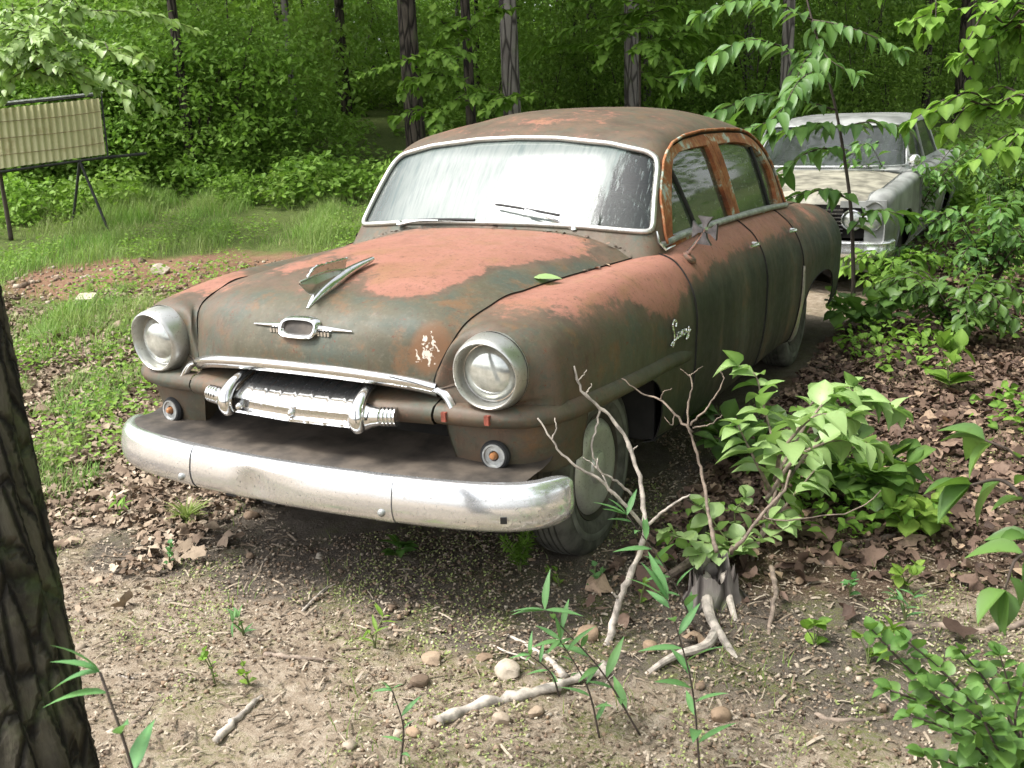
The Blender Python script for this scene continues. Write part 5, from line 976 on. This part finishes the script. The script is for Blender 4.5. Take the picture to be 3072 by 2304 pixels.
stick('fallen_branch', [G3(503, 636, .01), G3(525, 650, .02), G3(548, 665, .02), G3(566, 685, .02)], .005, .013, M['paletwig'], 'curved pale stick leading to the end of the long stick', twigs=[([G3(490, 648, .01), G3(520, 660, .01), G3(545, 672, .012)], .004, .003)])
# upright dead branch in front of the wheel
stick('dead_branch', [G3(604, 680, .02), Wd(607, 646), Wd(620, 600, .02), Wd(636, 560, .04), Wd(645, 528, .05), Wd(641, 490, .08), Wd(632, 452, .1), Wd(620, 430, .1), Wd(600, 408, .1), Wd(585, 395, .08), Wd(578, 382, .08), Wd(575, 367, .08)], .014, .004, M['paletwig'], 'bleached dead branch standing up in front of the wheel', 'branch', twigs=[
 ([Wd(645, 528, .05), Wd(625, 505, 0), Wd(600, 480, -.03), Wd(570, 462, -.05), Wd(552, 440, -.06), Wd(543, 425, -.06), Wd(538, 418, -.06)], .007, .0025), ([Wd(552, 440, -.06), Wd(556, 428, -.06), Wd(555, 418, -.06)], .003, .0015), ([Wd(632, 495, .06), Wd(612, 478, .02), Wd(597, 468, 0), Wd(598, 458, 0)], .005, .002),
 ([Wd(597, 468, 0), Wd(590, 462, 0), Wd(584, 458, 0)], .003, .0015), ([Wd(600, 408, .1), Wd(596, 430, .1), Wd(592, 450, .1), Wd(600, 470, .12), Wd(612, 495, .1)], .004, .003), ([Wd(645, 528, .05), Wd(665, 510, .0), Wd(680, 500, .0), Wd(690, 495, 0)], .006, .003), ([Wd(585, 395, .08), Wd(590, 388, .08), Wd(592, 384, .08)], .003, .0015),
 ([Wd(632, 452, .1), Wd(637, 446, .1)], .003, .002), ([Wd(578, 382, .08), Wd(584, 374, .08), Wd(586, 370, .08)], .0025, .0012), ([Wd(620, 600, .02), Wd(612, 592, 0)], .005, .003)], n=8)
stick('dead_branch', [Wd(716, 552, .05), Wd(708, 510, .15), Wd(700, 465, .2), Wd(693, 440, .2), Wd(688, 425, .2), Wd(689, 400, .2), Wd(692, 382, .2), Wd(690, 374, .2)], .007, .0025, M['twig'], 'forked brown twig standing beside the front door', 'branch', twigs=[([Wd(690, 425, .2), Wd(705, 410, .2), Wd(718, 392, .2), Wd(724, 378, .2)], .004, .0018), ([Wd(693, 432, .2), Wd(675, 415, .2), Wd(660, 400, .22), Wd(640, 392, .25), Wd(622, 378, .25)], .005, .002), ([Wd(693, 428, .2), Wd(710, 424, .2), Wd(722, 416, .2)], .003, .0015), ([Wd(660, 400, .22), Wd(664, 392, .2), Wd(672, 388, .2)], .0025, .0012), ([Wd(690, 376, .2), Wd(680, 369, .2)], .002, .001), ([Wd(690, 376, .2), Wd(702, 366, .2)], .002, .001), ([Wd(724, 378, .2), Wd(720, 370, .2)], .002, .001), ([Wd(675, 415, .2), Wd(672, 425, .2), Wd(664, 418, .2)], .0025, .001)])
stick('dead_branch', [G3(733, 556, .05), Wd(746, 535, .1), Wd(765, 510, .1), Wd(786, 488, .1), Wd(790, 470, .1)], .009, .004, M['twig'], 'bare brown twig leaning out of the pale leaved bush', 'branch', twigs=[([G3(752, 530, .1), Wd(790, 520, .3), Wd(820, 516, .35), Wd(850, 512, .35), Wd(872, 500, .35), Wd(880, 490, .35)], .004, .002)])
stk = [([(85, 668), (110, 676), (135, 680)], .006, 'short grey twig close to the near trunk'), ([(172, 672), (205, 676), (235, 674), (262, 668)], .006, 'thin curved twig lying below the bumper shadow on the left'), ([(265, 656), (300, 660), (345, 664)], .008, 'straight grey stick lying left of the curved pale stick'), ([(295, 622), (315, 600), (345, 580), (368, 565)], .006, 'dark twig pointing up towards the bumper'),
 ([(355, 625), (375, 618), (400, 612), (432, 607)], .005, 'thin twig parallel with the bumper on the soil'), ([(255, 643), (285, 637), (310, 630)], .006, 'dark twig lying right of the tall seedling'), ([(380, 660), (430, 648), (470, 655)], .004, 'fine twig lying beneath the curved pale stick'), ([(620, 675), (640, 662), (655, 652)], .009, 'short broken stick left of the stump root'), ([(770, 585), (775, 610), (768, 640), (772, 668)], .010, 'forked grey stick standing up from the soil right of the stump'),
 ([(775, 600), (800, 594), (835, 590)], .006, 'thin side twig lying right of the forked grey stick'), ([(820, 568), (850, 548), (890, 540), (920, 530), (945, 520)], .014, 'long dark stick across the leaf litter on the right'), ([(805, 712), (830, 722), (870, 722), (905, 718)], .008, 'pale curved twig near the bottom right'), ([(770, 690), (785, 720), (782, 750)], .004, 'thin dry stalk bending near the bottom right'), ([(120, 740), (140, 722), (165, 712)], .007, 'pale twig by the foot of the near trunk'),
 ([(150, 655), (200, 660), (240, 662)], .003, 'hair thin twig left of the seedling'), ([(560, 655), (600, 690), (640, 740)], .003, 'long thin stalk lying under the weeds'), ([(870, 640), (920, 630), (970, 636), (1030, 628)], .020, 'thick mossy fallen limb at the right edge'), ([(590, 760), (640, 752), (700, 768)], .005, 'pale thin twig at the bottom edge'), ([(215, 745), (245, 715), (262, 700)], .012, 'short rotting stick at the bottom left'), ([(20, 560), (60, 548), (110, 552)], .005, 'dry twig among the dry leaves left'),
 ([(660, 720), (700, 735), (760, 738)], .006, 'brown twig across the bottom centre'), ([(330, 700), (350, 690), (372, 695)], .004, 'tiny grey twig left of the long pale stick')]
for i, (pp_, r_1, lb) in enumerate(stk): stick('twig', [G3(a, b, r_1*.9+(.06 if i == 8 and b < 620 else 0)) for a, b in pp_], r_1, r_1*.55, M['paletwig'] if i % 3 == 0 else M['twig'], lb, twigs=([([G3(pp_[1][0], pp_[1][1], r_1), G3(pp_[1][0]+14, pp_[1][1]-9, r_1+.02)], r_1*.5, r_1*.3)] if i % 2 else ()))
# small leaf lying on the hood
def one_leaf(name, P, L, m, label, cat, az=0, T='ovate', tilt=.05, scw=1.0):
    V, F = LT[T]; Rm = rotm(np.array([az]), np.array([tilt]), np.array([.1]))[0]; V = (V*np.array([scw, 1, .35])*L)@Rm.T; o = mk(name, V, [tuple(f) for f in F], m, None, attrs={'rnd': np.full(len(V), .9)}); o.location = P; return tag(o, label, cat)
one_leaf('leaf', (.545, -.06, 1.004), .105, M['leaf_lit'], 'single pale green leaf resting on the edge of the hood', 'leaf', az=.35)
dbp = []
for _ in range(130):
    if rng.uniform() < .55: x = rng.uniform(-.62, .66); y = .50+.16*x*x+rng.uniform(.0, .09); z = np.interp(abs(x), [0, .2, .4, .56, .69], [1.104, 1.100, 1.084, 1.05, 1.008])
    else: k_ = rng.integers(60, 150); p_ = seamV[k_]; x, y, z = p_[0]+rng.normal(0, .008), p_[1], p_[2]+.008
    dbp.append((x, y, z))
tag(leaves('leaf_debris', np.array(dbp), .018, M['litter'], tilt=(-.3, .3), roll=.4, jit=.6), 'crumbled leaf debris caught at the base of the windshield', 'leaf debris', kind='stuff')
# ---- stump with its pale root
sb = gp(712, 600); stp_ = tag(empty('stump', sb), 'rotten grey stump with a pale exposed root right of the dead branch', 'stump')
g = np.random.default_rng(5); mb = MB(); th = np.linspace(0, 2*np.pi, 28, endpoint=False)
G = []
for z, r_1 in ((-.03, .13), (0, .115), (.04, .085), (.09, .072), (.065, .070), (.085, .066)):
    jag = g.uniform(-.03, .06, 28) if z > .08 else 0; G.append(np.stack([np.cos(th)*r_1*(1+.09*np.sin(th*3+1)+g.normal(0, .05, 28)), np.sin(th)*r_1*(1+.09*np.sin(th*2)+g.normal(0, .05, 28)), np.full(28, z)+jag], 1))
G.append(np.stack([np.cos(th)*.035, np.sin(th)*.035, np.full(28, .05)], 1)); mb.grid(np.array(G), cv=True).out('trunk', M['bark_grey'], stp_)
rt = lambda *q: np.array([G3(a, b, z)-sb for a, b, z in q])
MB().tube(curve(rt((702, 575, .07), (706, 600, .05), (710, 625, .03), (722, 645, .025), (738, 662, .0)), 24), np.linspace(.027, .010, 24), 10).tube(curve(rt((716, 640, .03), (705, 655, .03), (680, 663, .03), (655, 674, .02), (645, 676, .0)), 20), np.linspace(.018, .008, 20), 9).tube(curve(rt((722, 590, .08), (730, 610, .03), (736, 622, .0)), 12), np.linspace(.02, .008, 12), 8).out('root', M['paletwig'], stp_)
MB().tube(curve(rt((700, 570, .07), (690, 578, .06), (668, 590, .05), (640, 596, .0)), 14), np.linspace(.02, .010, 14), 8).out('side_branch', M['twig'], stp_)
MB().tube(curve(rt((704, 572, .06), (702, 565, .12), (706, 560, .17)), 10), np.linspace(.035, .012, 10), 8).out('splinter', M['bark_dark'], stp_)
# ---- near trunk at the left edge
b0 = W(0, 768, 1.78); b1 = W(-88, 325, 1.78); ax = (b1-b0)/(b1-b0)[2]; z0 = float(gz(b0[0], b0[1])); base = b0-ax*(b0[2]-z0); nt_ = tag(empty('near_tree', base), 'dark furrowed trunk leaning at the left edge close to the camera', 'tree')
t = np.linspace(-.1, 6, 60); P = np.array([ax*v for v in t]); P -= [0, 0, 0]; rr = .150*(1-.035*t)*(1+.5*np.exp(-np.maximum(t, 0)/.12)); mb = MB().tube(P, rr, 96, cap=False); V = np.concatenate(mb.V); V = V.reshape(60, 96, 3)
zz = np.linspace(0, 1, 900); tt = np.linspace(-.1, 6, 900); P = np.array([ax*v for v in tt]); rr = .150*(1-.035*tt)*(1+.5*np.exp(-np.maximum(tt, 0)/.12)); mb = MB().tube(P, rr, 120, cap=False); V = np.concatenate(mb.V).reshape(900, 120, 3); A = np.linspace(0, 2*np.pi, 120, endpoint=False)[None]; Zt = tt[:, None]
h = np.sin(A*11+2.2*np.sin(Zt*5+1)+1.2*np.sin(Zt*13+A*3))*.5+np.sin(A*19+3*np.sin(Zt*4)+.8)*.4+np.sin(A*7+Zt*16)*.25*np.sin(Zt*27+A*5); h = np.minimum(h, .35); V += (V-P[:, None])/.15*(h[..., None]*.011+rng.normal(size=h.shape)[..., None]*.0012); mb.V = [V.reshape(-1, 3)]; mb.out('trunk', M['bark_near'], nt_, sharp=None)
# ================================================================ NEAR PLANTS
def vleaf(Pb, dirs, nrm, L, T, m, name, parent, rnd=None, wsc=1.0, droop=1.0):
    Pb, dirs, nrm = map(np.asarray, (Pb, dirs, nrm)); d = dirs/np.linalg.norm(dirs, axis=1)[:, None]; s = np.cross(d, nrm); s /= np.linalg.norm(s, axis=1)[:, None]+1e-9; n_ = np.cross(s, d)
    Rm = np.stack([s, d, n_], -1); sc = np.asarray(L)[:, None]*np.array([[wsc, 1, droop]]); V, F = scatter(LT[T][0], LT[T][1], Pb, Rm, sc)
    return mk(name, V, F, m, parent, smooth=True, attrs={'rnd': np.repeat(rng.uniform(0, 1, len(Pb)) if rnd is None else rnd, len(LT[T][0])), 'mid': np.tile((np.abs(LT[T][0][:, 0]) < 1e-6)*1., len(Pb))})
def leafy(name, label, cat, base, stems, T, m, L, step=.05, stemr=(.006, .002), mstem='stem', droop=1.0, up=.2, wsc=1.0, skip=.25, whorl=1, group=None, pitch=.5, tip=3, seed=0, side=1.0):
    """plant rooted at base; stems = list of world polylines; leaves run along each stem beyond its first part"""
    base = np.array(base, float); r_ = tag(empty(name, base), label, cat, group); mb = MB(); g = np.random.default_rng(seed+int(abs(base[0])*997)); Pb, D, Nn, LL = [], [], [], []
    for st in stems:
        P = curve(np.array(st, float), max(10, len(st)*7)); mb.tube(P-base, np.linspace(stemr[0], stemr[1], len(P)), 6); d = np.concatenate([[0], np.cumsum(np.linalg.norm(np.diff(P, axis=0), axis=1))]); s0 = d[-1]*skip; k = 0
        for s_ in np.arange(s0, d[-1]+1e-6, step):
            p = np.array([np.interp(s_, d, P[:, i]) for i in range(3)]); q = np.array([np.interp(min(s_+.01, d[-1]), d, P[:, i]) for i in range(3)]); tdir = q-np.array([np.interp(s_-.01, d, P[:, i]) for i in range(3)]); tdir /= np.linalg.norm(tdir)+1e-9
            for w_ in range(whorl):
                a = k*2.4+w_*2*np.pi/whorl+g.uniform(-.3, .3); h = np.cross(tdir, [0, 0, 1.]); h = h/np.linalg.norm(h) if np.linalg.norm(h) > .15 else np.array([1., 0, 0]); v = np.cross(h, tdir); o_ = h*np.cos(a)+v*np.sin(a)*(1 if abs(tdir[2]) > .6 else .35)
                Pb.append(p-base); D.append(o_*side+tdir*pitch+[0, 0, up+g.uniform(-.2, .2)]); Nn.append([g.uniform(-.3, .3), g.uniform(-.3, .3), 1]); LL.append(L*g.uniform(.65, 1.2)*(1 if s_ < d[-1]*.9 else .8))
            k += 1
        for _ in range(tip): Pb.append(P[-1]-base); D.append(tdir+g.normal(size=3)*.7); Nn.append([g.uniform(-.3, .3), g.uniform(-.3, .3), 1]); LL.append(L*g.uniform(.6, 1))
    mb.out('stem', M[mstem], r_, sharp=None); vleaf(Pb, D, Nn, np.array(LL), T, M[m], 'foliage', r_, wsc=wsc, droop=droop); return r_
# pale leaved bush right of the sedan
bs = G3(752, 560); db = depth_of(bs); Wb = lambda px, py, dd=0: W(px, py, db+dd)
hub_ = Wb(768, 500, .1)
sts = [[bs, Wb(766, 520, .05), Wb(780, 470, .12), Wb(770, 430, .2), Wb(762, 400, .25), Wb(752, 372, .3), Wb(738, 366, .3)], [Wb(766, 520, .05), Wb(795, 470, .2), Wb(825, 430, .3), Wb(860, 400, .35), Wb(895, 410, .4)], [Wb(780, 470, .12), Wb(810, 420, .25), Wb(835, 395, .3), Wb(868, 398, .35)],
 [Wb(766, 500, .05), Wb(800, 455, .0), Wb(840, 440, .0), Wb(872, 445, .0)], [Wb(780, 470, .12), Wb(800, 425, .5), Wb(815, 400, .55), Wb(850, 388, .6)], [Wb(770, 490, .05), Wb(755, 460, -.1), Wb(745, 440, -.1), Wb(738, 425, -.1)], [Wb(775, 480, .1), Wb(790, 440, -.15), Wb(818, 415, -.2), Wb(850, 418, -.2)], [bs, Wb(760, 540, .1), Wb(790, 500, .1), Wb(815, 470, .15)]]
leafy('bush', 'bush with broad pale drooping leaves beside the sedan front door', 'bush', bs, sts, 'ovate', 'leaf_lit', .105, step=.042, stemr=(.009, .003), mstem='twig', up=-.1, droop=1.5, wsc=1.15, skip=.45, whorl=2, pitch=.55)
b2 = G3(735, 560); sts = [[b2, W(730, 545, db-.1), W(712, 520, db-.1), W(700, 505, db-.1)], [b2, W(740, 540, db-.1), W(752, 528, db-.1), W(770, 520, db-.15)], [b2, W(722, 545, db-.2), W(690, 540, db-.25), W(668, 532, db-.3)], [b2, W(745, 545, db-.2), W(775, 535, db-.2), W(790, 525, db-.2)], [b2, W(720, 550, db-.2), W(700, 553, db-.25)], [b2, W(738, 535, db), W(735, 512, db), W(745, 498, db)]]
leafy('seedling', 'cluster of round pale green leaves just above the stump', 'plant', b2, sts, 'round', 'leaf_lit', .070, step=.05, stemr=(.004, .002), up=.1, whorl=2, skip=.3)
def tuft(px, py, label, T, m, L, n=6, h=.10, group=None, spread=.10, wsc=1.0, seed=0, name='seedling', cat='plant', droop=1.0, up=.25, step=.03, whorl=2, skip=.3):
    b = G3(px, py); g = np.random.default_rng(px*7+py+seed); sts = []
    for k in range(n): a = g.uniform(0, 6.28); r_1 = g.uniform(.3, 1)*spread; hh = h*g.uniform(.7, 1.2); sts.append([b, b+[math.cos(a)*r_1*.3, math.sin(a)*r_1*.3, hh*.55], b+[math.cos(a)*r_1, math.sin(a)*r_1, hh]])
    return leafy(name, label, cat, b, sts, T, m, L, step=step, stemr=(.003, .0015), up=up, whorl=whorl, skip=skip, group=group, wsc=wsc, droop=droop, seed=seed)
# deep green broad leaved plants on the right
tuft(835, 500, 'dark green oak seedling with broad leaves below the pale bush', 'obov', 'leaf_deep', .15, 7, .20, spread=.30, wsc=1.35, step=.07)
tuft(745, 470, 'dark green seedling in the shade left of the pale bush', 'obov', 'leaf_deep', .12, 7, .22, spread=.26, wsc=1.25, step=.07)
tuft(875, 335, 'low oak seedling with lobed leaves behind the pale bush', 'obov', 'leaf_deep', .13, 8, .22, spread=.40, wsc=1.3, step=.07)
tuft(905, 540, 'broad leaved green seedling near the long dark stick', 'obov', 'leaf_mid', .10, 6, .14, spread=.16, wsc=1.2, step=.06)
tuft(948, 395, 'bright seedling with five pointed oval leaves right of the pale bush', 'ovate', 'leaf_mid', .13, 5, .22, spread=.10, wsc=1.1, step=.2)
tuft(815, 652, 'bright yellow green three leaved sprout on the mossy soil', 'round', 'leaf_mid', .058, 3, .07, spread=.05, step=.2, whorl=1)
tuft(868, 665, 'bright green trifoliate sprout above the bottom right bush', 'round', 'leaf_mid', .055, 4, .09, spread=.07, step=.2, whorl=1)
tuft(905, 592, 'yellow green sprout beside a tan dead leaf on the right', 'round', 'leaf_mid', .050, 4, .08, spread=.07, step=.1, whorl=1)
tuft(520, 575, 'feathery bright green sprout under the right end of the bumper', 'lance', 'leaf_mid', .035, 9, .16, spread=.07, wsc=1.6, step=.012, whorl=3)
tuft(398, 560, 'small three leaved sprout in the dark soil under the bumper', 'ovate', 'leaf_deep', .075, 3, .05, spread=.03, step=.3, whorl=1)
tuft(188, 525, 'grassy sprout in the bumper shadow on the left', 'lance', 'grass', .12, 12, .03, spread=.02, wsc=.5, up=1.0, whorl=1)
for i, (px, py, lb) in enumerate(((560, 590, 'green oval leaved sprout in front of the tyre'), (245, 640, 'upright sprout with small leaves left of centre'), (215, 685, 'curled green sprout near the bottom left'), (595, 590, 'sprout with reddish stem tip left of the stump'), (375, 650, 'grey green two leaved sprout at the centre bottom'), (170, 570, 'weedy sprout beside the bumper shadow'), (250, 690, 'round leaved sprout near the long pale stick'), (905, 625, 'small sprout on bare soil at the right'), (640, 610, 'sprout among leaves just left of the stump'), (850, 600, 'tiny sprout right of the forked stick'), (120, 520, 'yellow green sprout among dry leaves on the left'), (75, 440, 'bright weed in the dry leaves left of the bumper'))):
    tuft(px, py, lb, ('ovate', 'lance', 'round')[i % 3], ('leaf_mid', 'leaf_blue')[i % 2], (.030, .055, .022)[i % 3], 2+i % 2, .07+.02*(i % 3), spread=.035, step=.03, whorl=1, wsc=1.1)
# lance leaved weeds in the foreground
def lance(px, py, top, label, depth_add=0, L=.12, seed=0, n=1):
    b = G3(px, py); dd = depth_of(b)-.02; t_ = W(top[0], top[1], dd-.03+depth_add); mid = (b+t_)/2+np.array([.015, .01, .01])
    return leafy('weed', label, 'plant', b, [[b, mid, t_]], 'lance', 'leaf_blue', L*.85, step=.035, stemr=(.003, .0015), mstem='darkstem', up=.15, whorl=1, skip=.18, pitch=.5, tip=4, seed=seed, droop=.7, wsc=.95)
lance(700, 775, (668, 600), 'tall lance leaved weed with dark stem right of centre', L=.15, seed=1); lance(640, 735, (545, 610), 'lance leaved weed bending over the fallen stick', L=.13, seed=2)
lance(700, 640, (627, 515), 'lance leaved weed with yellow green tip before the wheel', L=.13, seed=4); lance(600, 740, (560, 640), 'low lance leaved weed at the bottom centre', L=.10, seed=5); lance(400, 768, (392, 690), 'small grassy weed left of the long pale stick end', L=.07, seed=6); lance(560, 700, (530, 655), 'short lance leaved weed over the long stick', L=.09, seed=8)
# weed close to the camera at the bottom left
dn_ = 1.35; b = W(150, 800, dn_); b[2] = gz(b[0], b[1]); tp = W(100, 672, dn_); md = W(122, 735, dn_)
leafy('weed', 'lance leaved weed beside the near trunk at the bottom left', 'plant', b, [[b, (b+md)/2+[.02, 0, 0], md, tp]], 'lance', 'leaf_blue', .10, step=.055, stemr=(.003, .002), mstem='darkstem', up=.2, whorl=1, skip=.55, tip=3, pitch=.4, wsc=1.3, seed=9)
# round leaved bush at the bottom right, near
db2 = 2.15; b = G3(1010, 800); Wq = lambda px, py, dd=0: W(px, py, db2+dd)
sts = [[b, Wq(980, 740), Wq(940, 700), Wq(900, 660), Wq(872, 630)], [b, Wq(1000, 740), Wq(960, 690), Wq(930, 660), Wq(905, 640)], [b, Wq(1010, 720, .1), Wq(985, 680, .15), Wq(960, 650, .15)], [b, Wq(990, 760, -.1), Wq(950, 730, -.15), Wq(910, 715, -.15)], [b, Wq(1020, 730, .1), Wq(1010, 690, .2), Wq(1000, 655, .2)], [b, Wq(1005, 745, -.1), Wq(975, 715, -.2), Wq(935, 690, -.2)], [b, Wq(1020, 760), Wq(1015, 720), Wq(1025, 680)], [b, Wq(985, 770, -.1), Wq(955, 765, -.1), Wq(925, 755, -.1)], [b, Wq(990, 745, -.05), Wq(950, 715), Wq(890, 690)], [b, Wq(1005, 760, -.1), Wq(990, 735, -.2), Wq(975, 700, -.2)]]
leafy('bush', 'bush with small round glossy leaves in the bottom right corner', 'bush', b, sts, 'round', 'leaf_deep', .044, step=.028, stemr=(.006, .002), mstem='darkstem', up=.15, whorl=2, skip=.22)
# broad leaves hanging in at the right edge, very near
b = np.array([2.95, -1.3, float(gz(2.95, -1.3))]); dr_ = 1.75
leafy('sapling', 'sapling with long glossy leaves hanging in at the right edge', 'tree', b, [[b, W(1080, 560, dr_+.1), W(1050, 500, dr_), W(1010, 450, dr_), W(985, 440, dr_)], [W(1080, 560, dr_+.1), W(1050, 560, dr_-.1), W(1015, 560, dr_-.15), W(1005, 590, dr_-.15)], [W(1080, 560, dr_+.1), W(1040, 520, dr_+.05), W(1000, 480, dr_+.1), W(970, 485, dr_+.1)], [b, W(1070, 600, dr_), W(1030, 540, dr_)]], 'ovate', 'leaf_deep', .085, step=.05, stemr=(.008, .002), mstem='darkstem', up=-.35, whorl=1, skip=.45, wsc=.8, droop=1.3)
# sapling between the cars with hanging compound leaves
b = G3(853, 325); ds = depth_of(b); Wt = lambda px, py, dd=0: W(px, py, ds+dd)
main = [b, Wt(853, 260), Wt(850, 200), Wt(843, 150), Wt(836, 110), Wt(826, 70), Wt(812, 20), Wt(800, -30)]
def droopers(base, ends, label, L, m='leaf_deep', main=None, n=3, name='sapling', stemr=(.016, .006), T='obov', wsc=.9, step=.09, skip=.12, up=-.45, seed=0):
    """branches end in sprays of hanging leaves"""
    sts = [main] if main else []; g = np.random.default_rng(seed)
    r_ = leafy(name, label, 'tree', base, [e for e in ends], T, m, L, step=step, stemr=(.007, .002), mstem='darkstem', up=up, whorl=2, skip=skip, wsc=wsc, droop=1.2, pitch=.8, tip=4, seed=seed)
    if main: P = curve(np.array(main), 40); MB().tube(P-np.array(base), np.linspace(stemr[0], stemr[1], 40), 9).out('trunk', M['darkstem'], r_, sharp=None)
    return r_
ends = [[Wt(836, 110), Wt(800, 100, -.2), Wt(760, 95, -.4), Wt(720, 110, -.5), Wt(690, 122, -.5)], [Wt(826, 70), Wt(790, 50, -.3), Wt(750, 40, -.5), Wt(715, 55, -.6), Wt(690, 75, -.6)], [Wt(812, 20), Wt(840, 25, -.3), Wt(870, 35, -.4), Wt(900, 50, -.5)], [Wt(812, 20), Wt(780, 5, -.2), Wt(740, 0, -.4), Wt(700, 15, -.5)], [Wt(820, 45), Wt(800, 70, -.4), Wt(790, 100, -.5)], [Wt(843, 150), Wt(815, 150, -.2), Wt(790, 165, -.3), Wt(780, 178, -.3)], [Wt(840, 128), Wt(870, 122, -.2), Wt(905, 128, -.3)],
 [Wt(850, 200), Wt(820, 190, -.3), Wt(795, 196, -.3), Wt(770, 215, -.35)], [Wt(850, 230), Wt(880, 210, -.4), Wt(905, 215, -.5)], [Wt(826, 70), Wt(800, 80, -.6), Wt(760, 125, -.9), Wt(730, 130, -.9)], [Wt(812, 20), Wt(830, 60, -.3), Wt(855, 75, -.4)], [Wt(840, 128), Wt(810, 125, -.5), Wt(775, 135, -.6)]]
droopers(b, ends, 'slender dark stemmed sapling with hanging leaves between the two cars', .15, 'leaf_deep', main, seed=3, T='ovate', wsc=.68, step=.075, up=-.35)
# shrubs hiding the white car's right side
G_S = 'leafy shrubs at the side of the white car'
for i, (px, py, w_, h_, lb) in enumerate(((900, 262, .85, 1.1, 'dark green shrub pressing against the side of the white car'), (985, 300, .75, .80, 'broad leaved shrub at the right edge level with the white car bumper'), (895, 300, .42, .42, 'low bright shrub in front of the white car bumper'), (1010, 235, .8, 1.0, 'tall shrub at the right edge behind the dark green one'), (955, 345, .5, .45, 'low shrub right of the oak seedling in the leaf litter'))):
    b = G3(px, py); g = np.random.default_rng(i); sts = []
    for k in range(26): a = g.uniform(0, 6.28); r_1 = w_*g.uniform(.4, 1); hh = h_*g.uniform(.45, 1); sts.append([b, b+[math.cos(a)*r_1*.4, math.sin(a)*r_1*.4, hh*.75], b+[math.cos(a)*r_1*.8, math.sin(a)*r_1*.8, hh], b+[math.cos(a)*r_1*1.1, math.sin(a)*r_1*1.1, hh*.85]])
    leafy('shrub', lb, 'bush', b, sts, 'obov', 'leaf_mid' if i in (2,) else 'leaf_deep', .105, step=.06, stemr=(.007, .002), mstem='darkstem', up=-.15, whorl=2, skip=.3, wsc=.85, seed=i, droop=1.3)
# leafy boughs across the top: left maple, middle branch over the trunk, right corner
def bough_tree(base_px, d, pts, label, L, m, T='ovate', wsc=1.2, seed=0, dia=.05, sub=5, spread=.5):
    x, y = at(*base_px); b = np.array([x, y, float(gz(x, y))]); g = np.random.default_rng(seed); main = [b, b+[0, 0, 1.2], W(base_px[0], pts[0][0][1], d)+np.array([0, 0, 0])]; ends = []
    for ln in pts:
        Q = curve(np.array([W(a, b_, d+dd) for a, b_, dd in ln]), 12); ends.append(list(Q[::3])+[Q[-1]])
        for k in range(sub): i = g.integers(2, 11); e = Q[i]+g.normal(size=3)*[spread, spread, spread*.35]; ends.append([Q[i], (Q[i]+e)/2+[0, 0, .04], e-[0, 0, .08]])
    return droopers(b, ends, label, L, m, main, T=T, wsc=wsc, step=.075, skip=.1, up=-.15, seed=seed, stemr=(dia/2, dia/5), name='leafy_tree')
bough_tree((-10, 10.5), 10.3, [[(-10, 40, 0), (40, 30, -.3), (90, 45, -.6), (140, 60, -.8)], [(-10, 60, 0), (30, 60, -.3), (80, 65, -.5), (130, 88, -.6)], [(-10, 20, 0), (50, 5, 0), (110, 15, -.2)], [(-10, 50, 0), (20, 65, -.3), (60, 80, -.4)], [(-10, 30, 0), (30, 35, -.6), (60, 55, -.8)]], 'maple like tree with sunlit pale leaves reaching in at the top left', .11, 'leaf_lit', seed=11, sub=12, spread=.38)
bough_tree((470, 13.2), 13.0, [[(470, 60, 0), (440, 55, -.3), (400, 62, -.5), (362, 74, -.6)], [(470, 80, 0), (445, 75, -.2), (410, 82, -.3)], [(470, 30, 0), (480, 20, 0), (500, 10, 0)], [(470, 90, 0), (455, 100, -.2), (430, 118, -.3)], [(470, 100, 0), (500, 100, -.1), (530, 96, -.2)], [(470, 40, 0), (445, 25, 0), (430, 10, 0)]], 'young tree with bright leaves crossing the dark trunk behind the roof', .13, 'leaf_mid', seed=12, sub=6, spread=.28)
bough_tree((640, 14.5), 14.2, [[(640, 30, 0), (620, 35, 0), (600, 48, 0)], [(640, 50, 0), (665, 40, 0), (690, 48, 0)], [(640, 70, 0), (655, 80, 0), (680, 88, 0)], [(640, 20, 0), (660, 10, 0), (680, 5, 0)]], 'small leafy tree before the brownish grey trunk', .16, 'leaf_mid', seed=13, sub=6)
bough_tree((1060, 5.2), 5.0, [[(1060, -30, 0), (1020, -10, 0), (980, 5, 0), (940, 12, 0), (905, 22, 0)], [(1060, 20, 0), (1030, 25, 0), (995, 35, 0), (960, 60, 0)], [(1060, 90, 0), (1040, 90, 0), (1010, 105, 0), (985, 110, 0)], [(1060, 0, 0), (1040, 5, 0), (1000, 30, 0)], [(1060, 140, 0), (1040, 140, 0), (1010, 150, 0)]], 'light green tree hanging into the top right corner', .085, 'leaf_mid', seed=14, sub=6, spread=.22, dia=.07)

# ---- things that would share a label are told apart by their order from left to right
_by = {}
for o in bpy.data.objects:
    if o.get('group') and o.get('label') and o.parent is None: _by.setdefault((o['group'], o['label']), []).append(o)
_sx = lambda o: ((np.array(o.location)-CAM)@CR[:, 0])/max(.1, (np.array(o.location)-CAM)@FW)
for (g_1, l_1), obs in _by.items():
    if 1 < len(obs) < 8 and len(l_1.split()) < 16:
        for k, o in enumerate(sorted(obs, key=_sx)): o['label'] = l_1+', '+(['leftmost', 'second', 'third', 'fourth', 'fifth', 'sixth', 'seventh'][k] if k < len(obs)-1 else 'rightmost')
